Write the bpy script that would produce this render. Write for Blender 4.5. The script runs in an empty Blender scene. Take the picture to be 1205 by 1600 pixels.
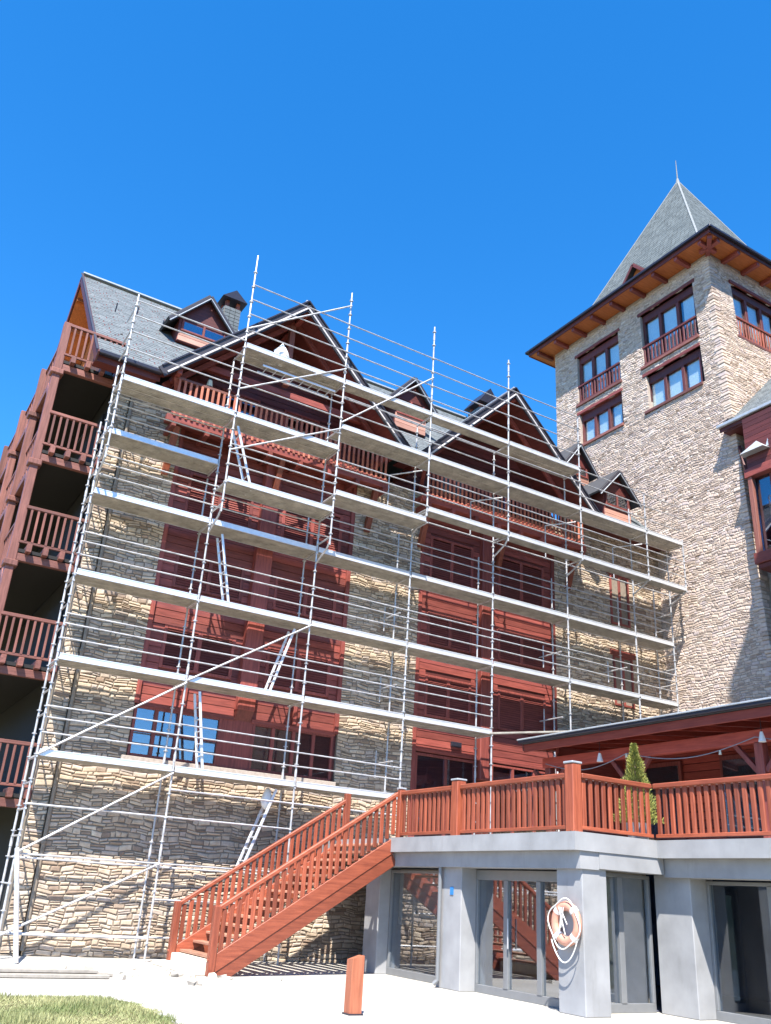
import bpy, math, random
from mathutils import Vector, Matrix
R = math.radians
rnd = random.Random(7)
S = bpy.context.scene
COL = S.collection

# ------------------------------------------------------------------ camera
cd = bpy.data.cameras.new('camera'); cam = bpy.data.objects.new('camera', cd); COL.objects.link(cam)
F_PX, H_PX = 1372.0, 599.0
roll, pitch, yaw = R(3.61), math.atan(H_PX / F_PX), R(59.7)
Hd = Vector((math.cos(yaw), math.sin(yaw), 0)); Rt = Vector((math.sin(yaw), -math.cos(yaw), 0))
Fw = Hd * math.cos(pitch) + Vector((0, 0, math.sin(pitch)))
Up = -Hd * math.sin(pitch) + Vector((0, 0, math.cos(pitch)))
cr = Rt * math.cos(roll) + Up * math.sin(roll); cu = Up * math.cos(roll) - Rt * math.sin(roll)
cam.matrix_world = Matrix(((cr.x, cu.x, -Fw.x, 0), (cr.y, cu.y, -Fw.y, 0), (cr.z, cu.z, -Fw.z, 0), (0, 0, 0, 1)))
cd.sensor_fit = 'VERTICAL'; cd.sensor_height = 36.0; cd.lens = F_PX / 1600.0 * 36.0
cd.clip_start = 0.1; cd.clip_end = 5000
S.camera = cam

# ------------------------------------------------------------------ sky, sun, exposure
SUN_EL = R(57.0); SX, SY = 0.59, 0.81
w = bpy.data.worlds.new('World'); S.world = w; w.use_nodes = True
nt = w.node_tree; nt.nodes.clear()
sky = nt.nodes.new('ShaderNodeTexSky'); sky.sky_type = 'NISHITA'; sky.sun_disc = False
sky.sun_elevation = SUN_EL; sky.sun_rotation = math.atan2(-SX, -SY)
sky.altitude = 1500; sky.air_density = 1.0; sky.dust_density = 0.0; sky.ozone_density = 4.0
hs = nt.nodes.new('ShaderNodeHueSaturation'); hs.inputs['Saturation'].default_value = 1.31
bg = nt.nodes.new('ShaderNodeBackground'); bg.inputs[1].default_value = 0.15
wo = nt.nodes.new('ShaderNodeOutputWorld')
nt.links.new(sky.outputs[0], hs.inputs['Color']); nt.links.new(hs.outputs[0], bg.inputs[0]); nt.links.new(bg.outputs[0], wo.inputs[0])
sl = bpy.data.lights.new('sun', 'SUN'); sl.energy = 5.0; sl.angle = R(0.5); sl.color = (1.0, 0.95, 0.87)
so = bpy.data.objects.new('sun', sl); COL.objects.link(so)
sd = Vector((SX * math.cos(SUN_EL), SY * math.cos(SUN_EL), -math.sin(SUN_EL)))
so.rotation_euler = sd.to_track_quat('-Z', 'Y').to_euler(); so.location = (0, 0, 40)
S.view_settings.view_transform = 'Standard'; S.view_settings.look = 'None'
S.view_settings.gamma = 1; S.view_settings.use_curve_mapping = False
S.view_settings.exposure = 1.35

# ------------------------------------------------------------------ materials
def mat(name):
    m = bpy.data.materials.new(name); m.use_nodes = True
    n = m.node_tree.nodes; return m, n, m.node_tree.links, n['Principled BSDF']
def ramp(n, stops):
    r = n.new('ShaderNodeValToRGB'); e = r.color_ramp.elements
    while len(e) < len(stops): e.new(0.5)
    for i, (p, c) in enumerate(stops): e[i].position = p; e[i].color = (*c, 1)
    return r
def coords(n, l, scale, use='Object', rand=True):
    tc = n.new('ShaderNodeTexCoord'); mp = n.new('ShaderNodeMapping'); mp.inputs['Scale'].default_value = scale
    l.new(tc.outputs[use], mp.inputs[0])
    if rand:
        oi = n.new('ShaderNodeObjectInfo'); mu = n.new('ShaderNodeMath'); mu.operation = 'MULTIPLY'; mu.inputs[1].default_value = 57.0
        l.new(oi.outputs['Random'], mu.inputs[0]); l.new(mu.outputs[0], mp.inputs['Location'])
    return mp
def noise(n, l, src, scale, detail=4, rough=0.55):
    t = n.new('ShaderNodeTexNoise'); t.inputs['Scale'].default_value = scale; t.inputs['Detail'].default_value = detail
    t.inputs['Roughness'].default_value = rough; l.new(src.outputs[0], t.inputs['Vector']); return t
def bump(n, l, b, h, strength=0.3, dist=0.01):
    bp = n.new('ShaderNodeBump'); bp.inputs['Strength'].default_value = strength; bp.inputs['Distance'].default_value = dist
    l.new(h, bp.inputs['Height']); l.new(bp.outputs[0], b.inputs['Normal'])
def wood(name, c0, c1, axis='x', rough=0.55):
    m, n, l, b = mat(name)
    sc = {'x': (1.2, 14, 14), 'y': (14, 1.2, 14), 'z': (14, 14, 1.2)}[axis]
    mp = coords(n, l, sc); t = noise(n, l, mp, 1.6, 5, 0.62)
    r = ramp(n, [(0.3, c0), (0.7, c1)]); l.new(t.outputs[0], r.inputs[0])
    oi = n.new('ShaderNodeObjectInfo'); hv = n.new('ShaderNodeHueSaturation')
    mr = n.new('ShaderNodeMapRange'); mr.inputs[3].default_value = 0.66; mr.inputs[4].default_value = 1.24
    l.new(oi.outputs['Random'], mr.inputs[0]); l.new(mr.outputs[0], hv.inputs['Value']); l.new(r.outputs[0], hv.inputs['Color'])
    l.new(hv.outputs[0], b.inputs['Base Color']); b.inputs['Roughness'].default_value = rough
    bump(n, l, b, t.outputs[0], 0.25, 0.006); return m
def plain(name, c, rough=0.6, metal=0.0, var=0.12, scale=6.0, bstr=0.15):
    m, n, l, b = mat(name); mp = coords(n, l, (1, 1, 1)); t = noise(n, l, mp, scale, 6, 0.6)
    r = ramp(n, [(0.3, tuple(x * (1 - var) for x in c)), (0.7, tuple(min(1, x * (1 + var)) for x in c))])
    l.new(t.outputs[0], r.inputs[0]); l.new(r.outputs[0], b.inputs['Base Color'])
    b.inputs['Roughness'].default_value = rough; b.inputs['Metallic'].default_value = metal
    if bstr: bump(n, l, b, t.outputs[0], bstr, 0.004)
    return m
def stone(name, stops):
    m, n, l, b = mat(name)
    at = n.new('ShaderNodeAttribute'); at.attribute_name = 'tint'
    r = ramp(n, stops); r.color_ramp.interpolation = 'LINEAR'; l.new(at.outputs['Fac'], r.inputs[0])
    geo = n.new('ShaderNodeNewGeometry'); t = n.new('ShaderNodeTexNoise'); t.inputs['Scale'].default_value = 9
    t.inputs['Detail'].default_value = 7; t.inputs['Roughness'].default_value = 0.65; l.new(geo.outputs['Position'], t.inputs['Vector'])
    mx = n.new('ShaderNodeMixRGB'); mx.blend_type = 'OVERLAY'; mx.inputs[0].default_value = 0.5
    l.new(r.outputs[0], mx.inputs[1]); l.new(t.outputs[0], mx.inputs[2])
    l.new(mx.outputs[0], b.inputs['Base Color']); b.inputs['Roughness'].default_value = 0.9
    b.inputs['Specular IOR Level'].default_value = 0.2
    bump(n, l, b, t.outputs[0], 0.35, 0.02); return m
def glass(name, tint=(0.55, 0.65, 0.75), refl=0.5, ior=1.5):
    m = bpy.data.materials.new(name); m.use_nodes = True; n = m.node_tree.nodes; l = m.node_tree.links; n.clear()
    o = n.new('ShaderNodeOutputMaterial'); tr = n.new('ShaderNodeBsdfTransparent'); tr.inputs[0].default_value = (*tint, 1)
    g = n.new('ShaderNodeBsdfGlossy'); g.inputs['Roughness'].default_value = 0.02; g.inputs['Color'].default_value = (0.95, 0.97, 1, 1)
    lw = n.new('ShaderNodeLayerWeight'); lw.inputs[0].default_value = 0.35
    mr = n.new('ShaderNodeMapRange'); mr.inputs[3].default_value = refl * 0.25; mr.inputs[4].default_value = min(1, refl * 1.6)
    tc = n.new('ShaderNodeTexCoord'); t = n.new('ShaderNodeTexNoise'); t.inputs['Scale'].default_value = 1.3; l.new(tc.outputs['Object'], t.inputs['Vector'])
    bp = n.new('ShaderNodeBump'); bp.inputs['Strength'].default_value = 0.03; l.new(t.outputs[0], bp.inputs['Height']); l.new(bp.outputs[0], g.inputs['Normal'])
    mx = n.new('ShaderNodeMixShader'); l.new(lw.outputs['Fresnel'], mr.inputs[0]); l.new(mr.outputs[0], mx.inputs[0])
    l.new(tr.outputs[0], mx.inputs[1]); l.new(g.outputs[0], mx.inputs[2]); l.new(mx.outputs[0], o.inputs[0]); return m

M = {}
for ax in 'xyz':
    M['wood_' + ax] = wood('red_stained_wood_' + ax, (0.16, 0.034, 0.027), (0.30, 0.072, 0.054), ax)
    M['rail_' + ax] = wood('russet_rail_wood_' + ax, (0.19, 0.042, 0.020), (0.36, 0.092, 0.044), ax, 0.5)
    M['dark_' + ax] = wood('maroon_shade_wood_' + ax, (0.075, 0.016, 0.014), (0.15, 0.033, 0.026), ax)  # darker red wood: shade tone put into the colour, also plain maroon parts
    M['balc_' + ax] = wood('weathered_balcony_wood_' + ax, (0.14, 0.048, 0.035), (0.26, 0.10, 0.075), ax)
    M['pav_' + ax] = wood('red_pavilion_wood_' + ax, (0.26, 0.035, 0.022), (0.42, 0.075, 0.045), ax)
    M['soffit_' + ax] = wood('bounce_lit_orange_soffit_' + ax, (0.38, 0.10, 0.02), (0.62, 0.19, 0.05), ax)  # orange wood lightened: bounced glow under the eaves put into the colour
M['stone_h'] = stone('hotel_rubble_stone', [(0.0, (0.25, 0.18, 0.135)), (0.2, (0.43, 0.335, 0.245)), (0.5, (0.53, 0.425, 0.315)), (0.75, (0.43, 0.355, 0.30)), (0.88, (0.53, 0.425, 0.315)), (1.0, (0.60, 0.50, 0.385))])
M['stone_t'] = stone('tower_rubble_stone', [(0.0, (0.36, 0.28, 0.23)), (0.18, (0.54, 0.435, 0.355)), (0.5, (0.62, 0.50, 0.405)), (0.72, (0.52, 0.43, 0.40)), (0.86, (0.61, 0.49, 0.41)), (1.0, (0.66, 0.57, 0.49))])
M['slate'] = stone('grey_roof_slate', [(0.0, (0.115, 0.13, 0.138)), (0.5, (0.132, 0.148, 0.157)), (1.0, (0.15, 0.166, 0.174))])
M['slate_trim'] = plain('lead_hip_flashing', (0.17, 0.185, 0.19), 0.7)
M['balu_z'] = wood('sunlit_tone_baluster_wood', (0.34, 0.10, 0.055), (0.52, 0.18, 0.11), 'z')  # wood lightened so the shaded balcony row looks sunlit
M['lit_board_x'] = wood('sunlit_dormer_board_wood', (0.36, 0.17, 0.12), (0.52, 0.28, 0.21), 'x')  # dormer boards paled: sunlight on the fronts put into the colour
M['verge'] = plain('black_stained_bargeboard', (0.035, 0.032, 0.042), 0.5)
M['slate_t'] = stone('dark_tower_slate', [(0.0, (0.09, 0.105, 0.11)), (0.5, (0.108, 0.125, 0.13)), (1.0, (0.13, 0.148, 0.152))])  # roof slate darkened: weaker sun on the tower put into the colour
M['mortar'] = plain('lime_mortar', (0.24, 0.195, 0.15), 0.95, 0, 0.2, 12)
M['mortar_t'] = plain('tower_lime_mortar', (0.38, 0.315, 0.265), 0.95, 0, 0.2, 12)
M['under'] = plain('roof_underlay', (0.05, 0.05, 0.055), 0.9)
M['zinc'] = plain('zinc_flashing', (0.42, 0.45, 0.48), 0.45, 0.3)
M['dark_metal'] = plain('dark_gutter_metal', (0.03, 0.03, 0.045), 0.4, 0.3)
M['white_trim'] = plain('pale_trim', (0.55, 0.52, 0.52), 0.5)
M['steel'] = plain('galvanised_steel', (0.50, 0.495, 0.50), 0.42, 0.35, 0.3, 5, 0.05)
M['deck'] = plain('galvanised_deck', (0.40, 0.37, 0.325), 0.55, 0.1, 0.28, 3.5, 0.05)
M['alu'] = plain('ladder_alu_and_sunlit_edge', (0.74, 0.75, 0.77), 0.35, 0.4, 0.08)
M['concrete'] = None
M['frame_grey'] = plain('grey_aluminium_frame', (0.20, 0.205, 0.21), 0.45, 0.2, 0.06)
M['pave'] = None
M['inner'] = plain('navy_interior_wall', (0.04, 0.06, 0.12), 0.7)
M['beige'] = plain('beige_interior', (0.42, 0.33, 0.24), 0.8)
M['poolfloor'] = plain('interior_dark_floor', (0.10, 0.11, 0.16), 0.5)
M['glass_t'] = glass('tower_window_glass', (0.92, 0.97, 0.97), 0.22)
M['curtain'] = plain('pale_curtain', (0.72, 0.74, 0.74), 0.8, 0, 0.1, 20)
M['dark'] = plain('dark_room', (0.012, 0.011, 0.012), 0.8)  # near-black stands in for unlit rooms and the shaded balcony recess
M['blind'] = plain('sage_blind', (0.42, 0.44, 0.36), 0.8)
M['glass'] = glass('window_glass')
M['glass_dark'] = glass('door_glass', (0.75, 0.82, 0.88), 0.2)
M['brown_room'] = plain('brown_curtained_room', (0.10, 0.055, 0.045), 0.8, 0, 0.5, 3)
M['glass_low'] = glass('shaded_window_glass', (0.8, 0.8, 0.8), 0.1)
M['glass_blue'] = glass('sky_reflecting_glass', (0.6, 0.65, 0.75), 0.6)
M['orange'] = plain('faded_orange_plastic', (0.60, 0.29, 0.20), 0.5, 0, 0.15, 10)
M['white'] = plain('white_plastic', (0.78, 0.76, 0.72), 0.5, 0, 0.06)
M['rope'] = plain('white_rope', (0.75, 0.73, 0.68), 0.8, 0, 0.1, 60)
M['bollard'] = wood('orange_bollard_wood', (0.24, 0.072, 0.034), (0.38, 0.125, 0.062), 'z')
M['tread'] = wood('worn_tread_wood', (0.36, 0.16, 0.10), (0.55, 0.30, 0.2), 'y')
M['step'] = plain('cream_stone_step', (0.66, 0.6, 0.5), 0.8)
M['sack'] = plain('white_woven_sack', (0.7, 0.7, 0.68), 0.8, 0, 0.15, 18)
M['board'] = plain('grey_plank', (0.30, 0.27, 0.23), 0.8, 0, 0.2, 8)
M['pot'] = plain('grey_plant_pot', (0.22, 0.22, 0.25), 0.7)
M['bark'] = plain('bark', (0.10, 0.07, 0.05), 0.9)
M['lamp'] = plain('frosted_lamp_glass', (0.7, 0.66, 0.5), 0.4)
M['blue'] = plain('blue_plastic', (0.03, 0.2, 0.5), 0.5)
def leafmat(name, c0, c1):
    m, n, l, b = mat(name); at = n.new('ShaderNodeAttribute'); at.attribute_name = 'tint'
    r = ramp(n, [(0, c0), (1, c1)]); l.new(at.outputs['Fac'], r.inputs[0]); l.new(r.outputs[0], b.inputs['Base Color'])
    b.inputs['Roughness'].default_value = 0.7
    return m
M['conifer'] = leafmat('golden_conifer_leaf', (0.07, 0.10, 0.015), (0.46, 0.44, 0.10))
M['grass'] = leafmat('dry_grass', (0.13, 0.17, 0.05), (0.40, 0.385, 0.18))
M['moss'] = leafmat('terrace_edge_weeds', (0.2, 0.22, 0.08), (0.6, 0.58, 0.4))
def pavement():
    m, n, l, b = mat('pale_concrete_paving')
    geo = n.new('ShaderNodeNewGeometry')
    t = n.new('ShaderNodeTexNoise'); t.inputs['Scale'].default_value = 0.7; t.inputs['Detail'].default_value = 8; l.new(geo.outputs['Position'], t.inputs['Vector'])
    t2 = n.new('ShaderNodeTexNoise'); t2.inputs['Scale'].default_value = 45; t2.inputs['Detail'].default_value = 3; l.new(geo.outputs['Position'], t2.inputs['Vector'])
    r = ramp(n, [(0.3, (0.36, 0.34, 0.30)), (0.7, (0.45, 0.43, 0.39))]); l.new(t.outputs[0], r.inputs[0])
    mx = n.new('ShaderNodeMixRGB'); mx.blend_type = 'OVERLAY'; mx.inputs[0].default_value = 0.3
    l.new(r.outputs[0], mx.inputs[1]); l.new(t2.outputs[0], mx.inputs[2]); l.new(mx.outputs[0], b.inputs['Base Color'])
    b.inputs['Roughness'].default_value = 0.9; bump(n, l, b, t2.outputs[0], 0.3, 0.004); return m
def concrete():
    m, n, l, b = mat('grey_painted_concrete')
    geo = n.new('ShaderNodeNewGeometry'); mp = n.new('ShaderNodeMapping'); mp.inputs['Scale'].default_value = (1.6, 1.6, 0.35); l.new(geo.outputs['Position'], mp.inputs[0])
    t = noise(n, l, mp, 1.6, 6, 0.7); t2 = n.new('ShaderNodeTexNoise'); t2.inputs['Scale'].default_value = 2.2; t2.inputs['Detail'].default_value = 9; l.new(geo.outputs['Position'], t2.inputs['Vector'])
    r = ramp(n, [(0.25, (0.235, 0.232, 0.23)), (0.42, (0.285, 0.285, 0.288)), (0.8, (0.305, 0.305, 0.31))]); l.new(t.outputs[0], r.inputs[0])
    mx = n.new('ShaderNodeMixRGB'); mx.blend_type = 'OVERLAY'; mx.inputs[0].default_value = 0.35; l.new(r.outputs[0], mx.inputs[1]); l.new(t2.outputs[0], mx.inputs[2])
    l.new(mx.outputs[0], b.inputs['Base Color']); b.inputs['Roughness'].default_value = 0.8; bump(n, l, b, t2.outputs[0], 0.25, 0.006); return m
M['concrete'] = concrete()
M['pave'] = pavement()
M['earth'] = plain('dry_earth', (0.17, 0.15, 0.07), 0.95, 0, 0.25, 3)

# ------------------------------------------------------------------ mesh helpers
class MB:
    def __init__(s): s.v = []; s.f = []; s.t = []
    def add(s, vs, fs, tint=None):
        o = len(s.v); s.v += [tuple(p) for p in vs]; s.f += [tuple(i + o for i in f) for f in fs]
        s.t += [tint if tint is not None else 0.5] * len(fs); return s
    def box(s, x0, x1, y0, y1, z0, z1, tint=None):
        return s.add([(x0, y0, z0), (x1, y0, z0), (x1, y1, z0), (x0, y1, z0), (x0, y0, z1), (x1, y0, z1), (x1, y1, z1), (x0, y1, z1)],
                     [(0, 3, 2, 1), (4, 5, 6, 7), (0, 1, 5, 4), (1, 2, 6, 5), (2, 3, 7, 6), (3, 0, 4, 7)], tint)
    def bbox(s, x0, x1, y0, y1, z0, z1, b=0.008):
        # box with chamfered edges
        cx, cy, cz = (x0 + x1) / 2, (y0 + y1) / 2, (z0 + z1) / 2; hx, hy, hz = abs(x1 - x0) / 2, abs(y1 - y0) / 2, abs(z1 - z0) / 2
        return s.obox(Vector((cx, cy, cz)), Vector((1, 0, 0)), Vector((0, 1, 0)), Vector((0, 0, 1)), hx, hy, hz, b)
    def obox(s, c, ax, ay, az, hx, hy, hz, b=0.0):
        if b <= 0 or b > min(hx, hy, hz) * 0.9:
            vs = [c + ax * (i * hx) + ay * (j * hy) + az * (k * hz) for k in (-1, 1) for j in (-1, 1) for i in (-1, 1)]
            return s.add(vs, [(0, 2, 3, 1), (4, 5, 7, 6), (0, 1, 5, 4), (1, 3, 7, 5), (3, 2, 6, 7), (2, 0, 4, 6)])
        vs = []; idx = {}
        for i in (-1, 1):
            for j in (-1, 1):
                for k in (-1, 1):
                    for a in range(3):
                        d = [hx, hy, hz]
                        for q in range(3):
                            if q != a: d[q] -= b
                        idx[(i, j, k, a)] = len(vs); vs.append(c + ax * (i * d[0]) + ay * (j * d[1]) + az * (k * d[2]))
        fs = []
        for i in (-1, 1):
            fs.append([idx[(i, j, k, 0)] for j, k in ((-1, -1), (1, -1), (1, 1), (-1, 1))][::i])
            fs.append([idx[(j, i, k, 1)] for j, k in ((-1, -1), (1, -1), (1, 1), (-1, 1))][::-i])
            fs.append([idx[(j, k, i, 2)] for j, k in ((-1, -1), (1, -1), (1, 1), (-1, 1))][::i])
        for i in (-1, 1):
            for j in (-1, 1):
                fs.append([idx[(i, j, -1, 0)], idx[(i, j, 1, 0)], idx[(i, j, 1, 1)], idx[(i, j, -1, 1)]])
                fs.append([idx[(i, -1, j, 0)], idx[(i, 1, j, 0)], idx[(i, 1, j, 2)], idx[(i, -1, j, 2)]])
                fs.append([idx[(-1, i, j, 1)], idx[(1, i, j, 1)], idx[(1, i, j, 2)], idx[(-1, i, j, 2)]])
        for i in (-1, 1):
            for j in (-1, 1):
                for k in (-1, 1): fs.append([idx[(i, j, k, 0)], idx[(i, j, k, 1)], idx[(i, j, k, 2)]])
        return s.add(vs, fs)
    def bar(s, p0, p1, wd, ht, up=(0, 0, 1), b=0.006):
        # rectangular bar from p0 to p1: wd sideways, ht along 'up'
        p0, p1 = Vector(p0), Vector(p1); d = (p1 - p0); L = d.length; d.normalize()
        u = Vector(up); sd_ = d.cross(u)
        if sd_.length < 1e-4: sd_ = d.cross(Vector((0, 1, 0)))
        sd_.normalize(); u = sd_.cross(d)
        return s.obox((p0 + p1) / 2, d, sd_, u, L / 2, wd / 2, ht / 2, b)
    def tube(s, p0, p1, r, n=8, r1=None):
        p0, p1 = Vector(p0), Vector(p1); d = (p1 - p0).normalized(); a = d.cross(Vector((0, 0, 1)))
        if a.length < 1e-3: a = Vector((1, 0, 0))
        a.normalize(); b = d.cross(a); r1 = r if r1 is None else r1
        vs = [p0 + (a * math.cos(2 * math.pi * i / n) + b * math.sin(2 * math.pi * i / n)) * r for i in range(n)]
        vs += [p1 + (a * math.cos(2 * math.pi * i / n) + b * math.sin(2 * math.pi * i / n)) * r1 for i in range(n)]
        fs = [(i, (i + 1) % n, n + (i + 1) % n, n + i) for i in range(n)] + [tuple(range(n - 1, -1, -1)), tuple(range(n, 2 * n))]
        return s.add(vs, fs)
    def path(s, pts, r, n=6):
        for a, b in zip(pts[:-1], pts[1:]): s.tube(a, b, r, n)
        return s
    def prism(s, poly, off):
        # polygon (list of 3-D points) extruded by vector off
        n = len(poly); o = Vector(off)
        vs = [Vector(p) for p in poly] + [Vector(p) + o for p in poly]
        return s.add(vs, [tuple(range(n - 1, -1, -1)), tuple(range(n, 2 * n))] + [(i, (i + 1) % n, n + (i + 1) % n, n + i) for i in range(n)])

ORG = {}
def link_mesh(name, mb, m, tint=False, smooth=False, recenter=True):
    if recenter:
        xs = [p[0] for p in mb.v]; ys = [p[1] for p in mb.v]; zs = [p[2] for p in mb.v]
        c = Vector(((min(xs) + max(xs)) / 2, (min(ys) + max(ys)) / 2, min(zs)))
    else: c = Vector((0, 0, 0))
    me = bpy.data.meshes.new(name); me.from_pydata([(p[0] - c.x, p[1] - c.y, p[2] - c.z) for p in mb.v], [], mb.f)
    me.materials.append(m)
    if tint:
        a = me.attributes.new('tint', 'FLOAT', 'FACE'); a.data.foreach_set('value', mb.t)
    if smooth: me.polygons.foreach_set('use_smooth', [True] * len(me.polygons))
    me.update(); return me, c
def place(name, me, world, parent=None, rot=None):
    o = bpy.data.objects.new(name, me); COL.objects.link(o)
    po = ORG[parent.name] if parent else Vector((0, 0, 0))
    o.location = Vector(world) - po
    if rot is not None: o.rotation_euler = rot
    if parent: o.parent = parent
    ORG[o.name] = Vector(world); return o
def part(name, mb, m, parent=None, tint=False, smooth=False, kind=None, label=None):
    me, c = link_mesh(name, mb, m, tint, smooth); o = place(name, me, c, parent)
    if kind: o['kind'] = kind
    if label: o['label'] = label
    return o
def tag(o, label, cat, group=None):
    o['label'] = label; o['category'] = cat
    if group: o['group'] = group
    return o
def thing(name, loc, label, cat, group=None):
    o = bpy.data.objects.new(name, None); COL.objects.link(o); o.location = loc; ORG[o.name] = Vector(loc)
    o.empty_display_size = 0.3
    return tag(o, label, cat, group)
def struct(name, mb, m, tint=False):
    o = part(name, mb, m, None, tint); o['kind'] = 'structure'; return o
GZ = -1.55

# ------------------------------------------------------------------ ground
struct('ground', MB().box(-600, 600, -600, 600, GZ - 0.5, GZ - 0.06), M['earth'])
lawn_edge = [(-14, -8), (3.2, -8), (4.1, 9.0), (4.22, 11.4), (4.3, 12.6), (4.28, 13.3), (4.1, 13.75), (3.7, 13.92), (2.6, 13.95), (-14, 14.2)]
pv = MB(); pv.box(-9, 34, 8.6, 21, GZ - 0.3, GZ); struct('pavement', pv, M['pave'])
lw = MB(); lw.prism([(x, y, GZ + 0.004) for x, y in lawn_edge], (0, 0, 0.03)); struct('lawn', lw, M['earth'])

# wooded hill ring added out of view to block low bright sky
hl = MB(); NH = 96; rr = random.Random(17)
ph = [rr.uniform(0, 6.28) for _ in range(5)]
ring = []
for i in range(NH):
    a = 2 * math.pi * i / NH
    hgt = 30 + 7 * math.sin(2 * a + ph[0]) + 5 * math.sin(5 * a + ph[1]) + 3 * math.sin(11 * a + ph[2]) + rr.uniform(-2, 2)
    ca, sa = math.cos(a), math.sin(a)
    ring.append([(ca * 190, sa * 190, GZ - 1), (ca * 255, sa * 255, hgt * 0.55 + rr.uniform(-5, 5)), (ca * 330, sa * 330, hgt), (ca * 420, sa * 420, GZ - 5)])
hv = [p for r_ in ring for p in r_]
hl.add(hv, [(4 * i + k, 4 * ((i + 1) % NH) + k, 4 * ((i + 1) % NH) + k + 1, 4 * i + k + 1) for i in range(NH) for k in range(3)])
M['hill'] = plain('forested_hillside', (0.045, 0.065, 0.03), 0.95, 0, 0.5, 0.12)
struct('added_hills', hl, M['hill'])

# ------------------------------------------------------------------ stone masonry
def free_intervals(u0, u1, z0, z1, holes):
    iv = [(u0, u1)]
    for (a, b, c, d) in holes:
        if d <= z0 + 0.02 or c >= z1 - 0.02: continue
        nx = []
        for (p, q) in iv:
            if b <= p or a >= q: nx.append((p, q)); continue
            if a > p: nx.append((p, a))
            if b < q: nx.append((b, q))
        iv = nx
    return [(p, q) for p, q in iv if q - p > 0.05]
def masonry(u0, u1, z0, z1, holes, hmin, hmax, wmin, wmax, seed):
    rr = random.Random(seed); out = []; z = z0
    edges = sorted({z0, z1} | {e for h in holes for e in (h[2], h[3]) if z0 < e < z1})
    for ea, eb in zip(edges[:-1], edges[1:]):
        if eb - ea < 0.02: continue
        n = max(1, round((eb - ea) / ((hmin + hmax) / 2))); hs_ = [rr.uniform(hmin, hmax) for _ in range(n)]; k = (eb - ea) / sum(hs_)
        z = ea
        for h in hs_:
            h *= k
            for (p, q) in free_intervals(u0, u1, z, z + h, holes):
                u = p
                while q - u > 0.02:
                    wd = rr.uniform(wmin, wmax) * (1.25 if rr.random() < 0.15 else 1)
                    if q - (u + wd) < wmin * 0.7: wd = q - u
                    r_ = rr.random()
                    if wd > wmin * 1.3 and h > (hmin + hmax) * 0.42 and r_ < 0.3:
                        sp = rr.uniform(0.35, 0.65) * h
                        out.append((u, u + wd, z, z + sp)); out.append((u, u + wd, z + sp, z + h))
                    else: out.append((u, u + wd, z, z + h))
                    u += wd
            z += h
    return out
def stone_geo(mb, rect, mp, out, rr, joint=0.012):
    # mp(u, z, d) -> world point; d = depth out of the wall
    u0, u1, z0, z1 = rect; j = joint
    wv = lambda u, z: 0.022 * math.sin(u * 5.1 + z * 2.3) + 0.014 * math.sin(u * 11.7 - z * 3.1)
    def q(u, z, jit): return (u + rr.uniform(-jit, jit), z + wv(u, z) + rr.uniform(-jit, jit))
    a = min(0.018, (z1 - z0) * 0.12)
    base = [q(u0 + j, z0 + j, a), q(u1 - j, z0 + j, a), q(u1 - j, z1 - j, a), q(u0 + j, z1 - j, a)]
    cx = sum(p[0] for p in base) / 4; cz = sum(p[1] for p in base) / 4
    d = out * rr.uniform(0.55, 1.2); b = min(0.02, (z1 - z0) * 0.16)
    fr = []
    for (u, z) in base:
        fr.append((u + (b if u < cx else -b), z + (b if z < cz else -b), d * rr.uniform(0.85, 1.1)))
    vs = [mp(u, z, -0.02) for u, z in base] + [mp(u, z, d * 0.6) for u, z in base] + [mp(*p) for p in fr]
    fs = []
    for i in range(4):
        k = (i + 1) % 4; fs += [(i, k, 4 + k, 4 + i), (4 + i, 4 + k, 8 + k, 8 + i)]
    fs.append((8, 9, 10, 11)); mb.add(vs, fs, rr.random())
def stones(rects, mp, parent, m, n_single, key, out=0.035, seed=1, stuff_name='stone_courses'):
    rr = random.Random(seed); rects = sorted(rects, key=key)
    for r in rects[:n_single]:
        b = MB(); stone_geo(b, r, mp, out, rr); part('stone', b, m, parent, tint=True)
    b = MB()
    for r in rects[n_single:]: stone_geo(b, r, mp, out, rr)
    if b.v: part(stuff_name, b, m, parent, tint=True, kind='stuff')

# ------------------------------------------------------------------ slates
def slates(parent, o, u, v, n_, vlen, iv, name='slates', course=0.21, wd=0.24, seed=3, m='slate'):
    # o origin at the eave, u along the eave, v up the slope, n_ normal; iv(t) -> list of (u0,u1) at slope distance t
    rr = random.Random(seed); mb = MB(); o, u, v, n_ = Vector(o), Vector(u).normalized(), Vector(v).normalized(), Vector(n_).normalized()
    t = 0.0; k = 0
    while t < vlen:
        t1 = min(t + course + 0.03, vlen)
        for (a, b) in iv(t + course * 0.5):
            x = a - (wd / 2 if k % 2 else 0)
            while x < b:
                xa, xb = max(x, a), min(x + wd * rr.uniform(0.9, 1.1), b)
                if xb - xa > 0.03:
                    e = rr.uniform(-0.004, 0.004); j = rr.uniform(-0.012, 0.008)
                    g = 0.003
                    p = [o + u * (xa + g) + v * (t + j) + n_ * (e + 0.012), o + u * (xb - g) + v * (t + j + rr.uniform(-0.004, 0.004)) + n_ * (e + 0.012),
                         o + u * (xb - g) + v * t1 + n_ * 0.004, o + u * (xa + g) + v * t1 + n_ * 0.004,
                         o + u * (xa + g) + v * (t + j) + n_ * 0.0, o + u * (xb - g) + v * (t + j) + n_ * 0.0]
                    mb.add(p, [(0, 1, 2, 3), (4, 5, 1, 0)], rr.random())
                x += wd
        t += course; k += 1
    return part(name, mb, M[m], parent, tint=True, kind='stuff')

# ================================================================== HOTEL
YW = 20.95
hotel = thing('hotel_building', (3.9, YW, GZ), 'large stone and red timber hotel block wrapped in scaffolding, with slate roof and gables', 'building')
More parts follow.
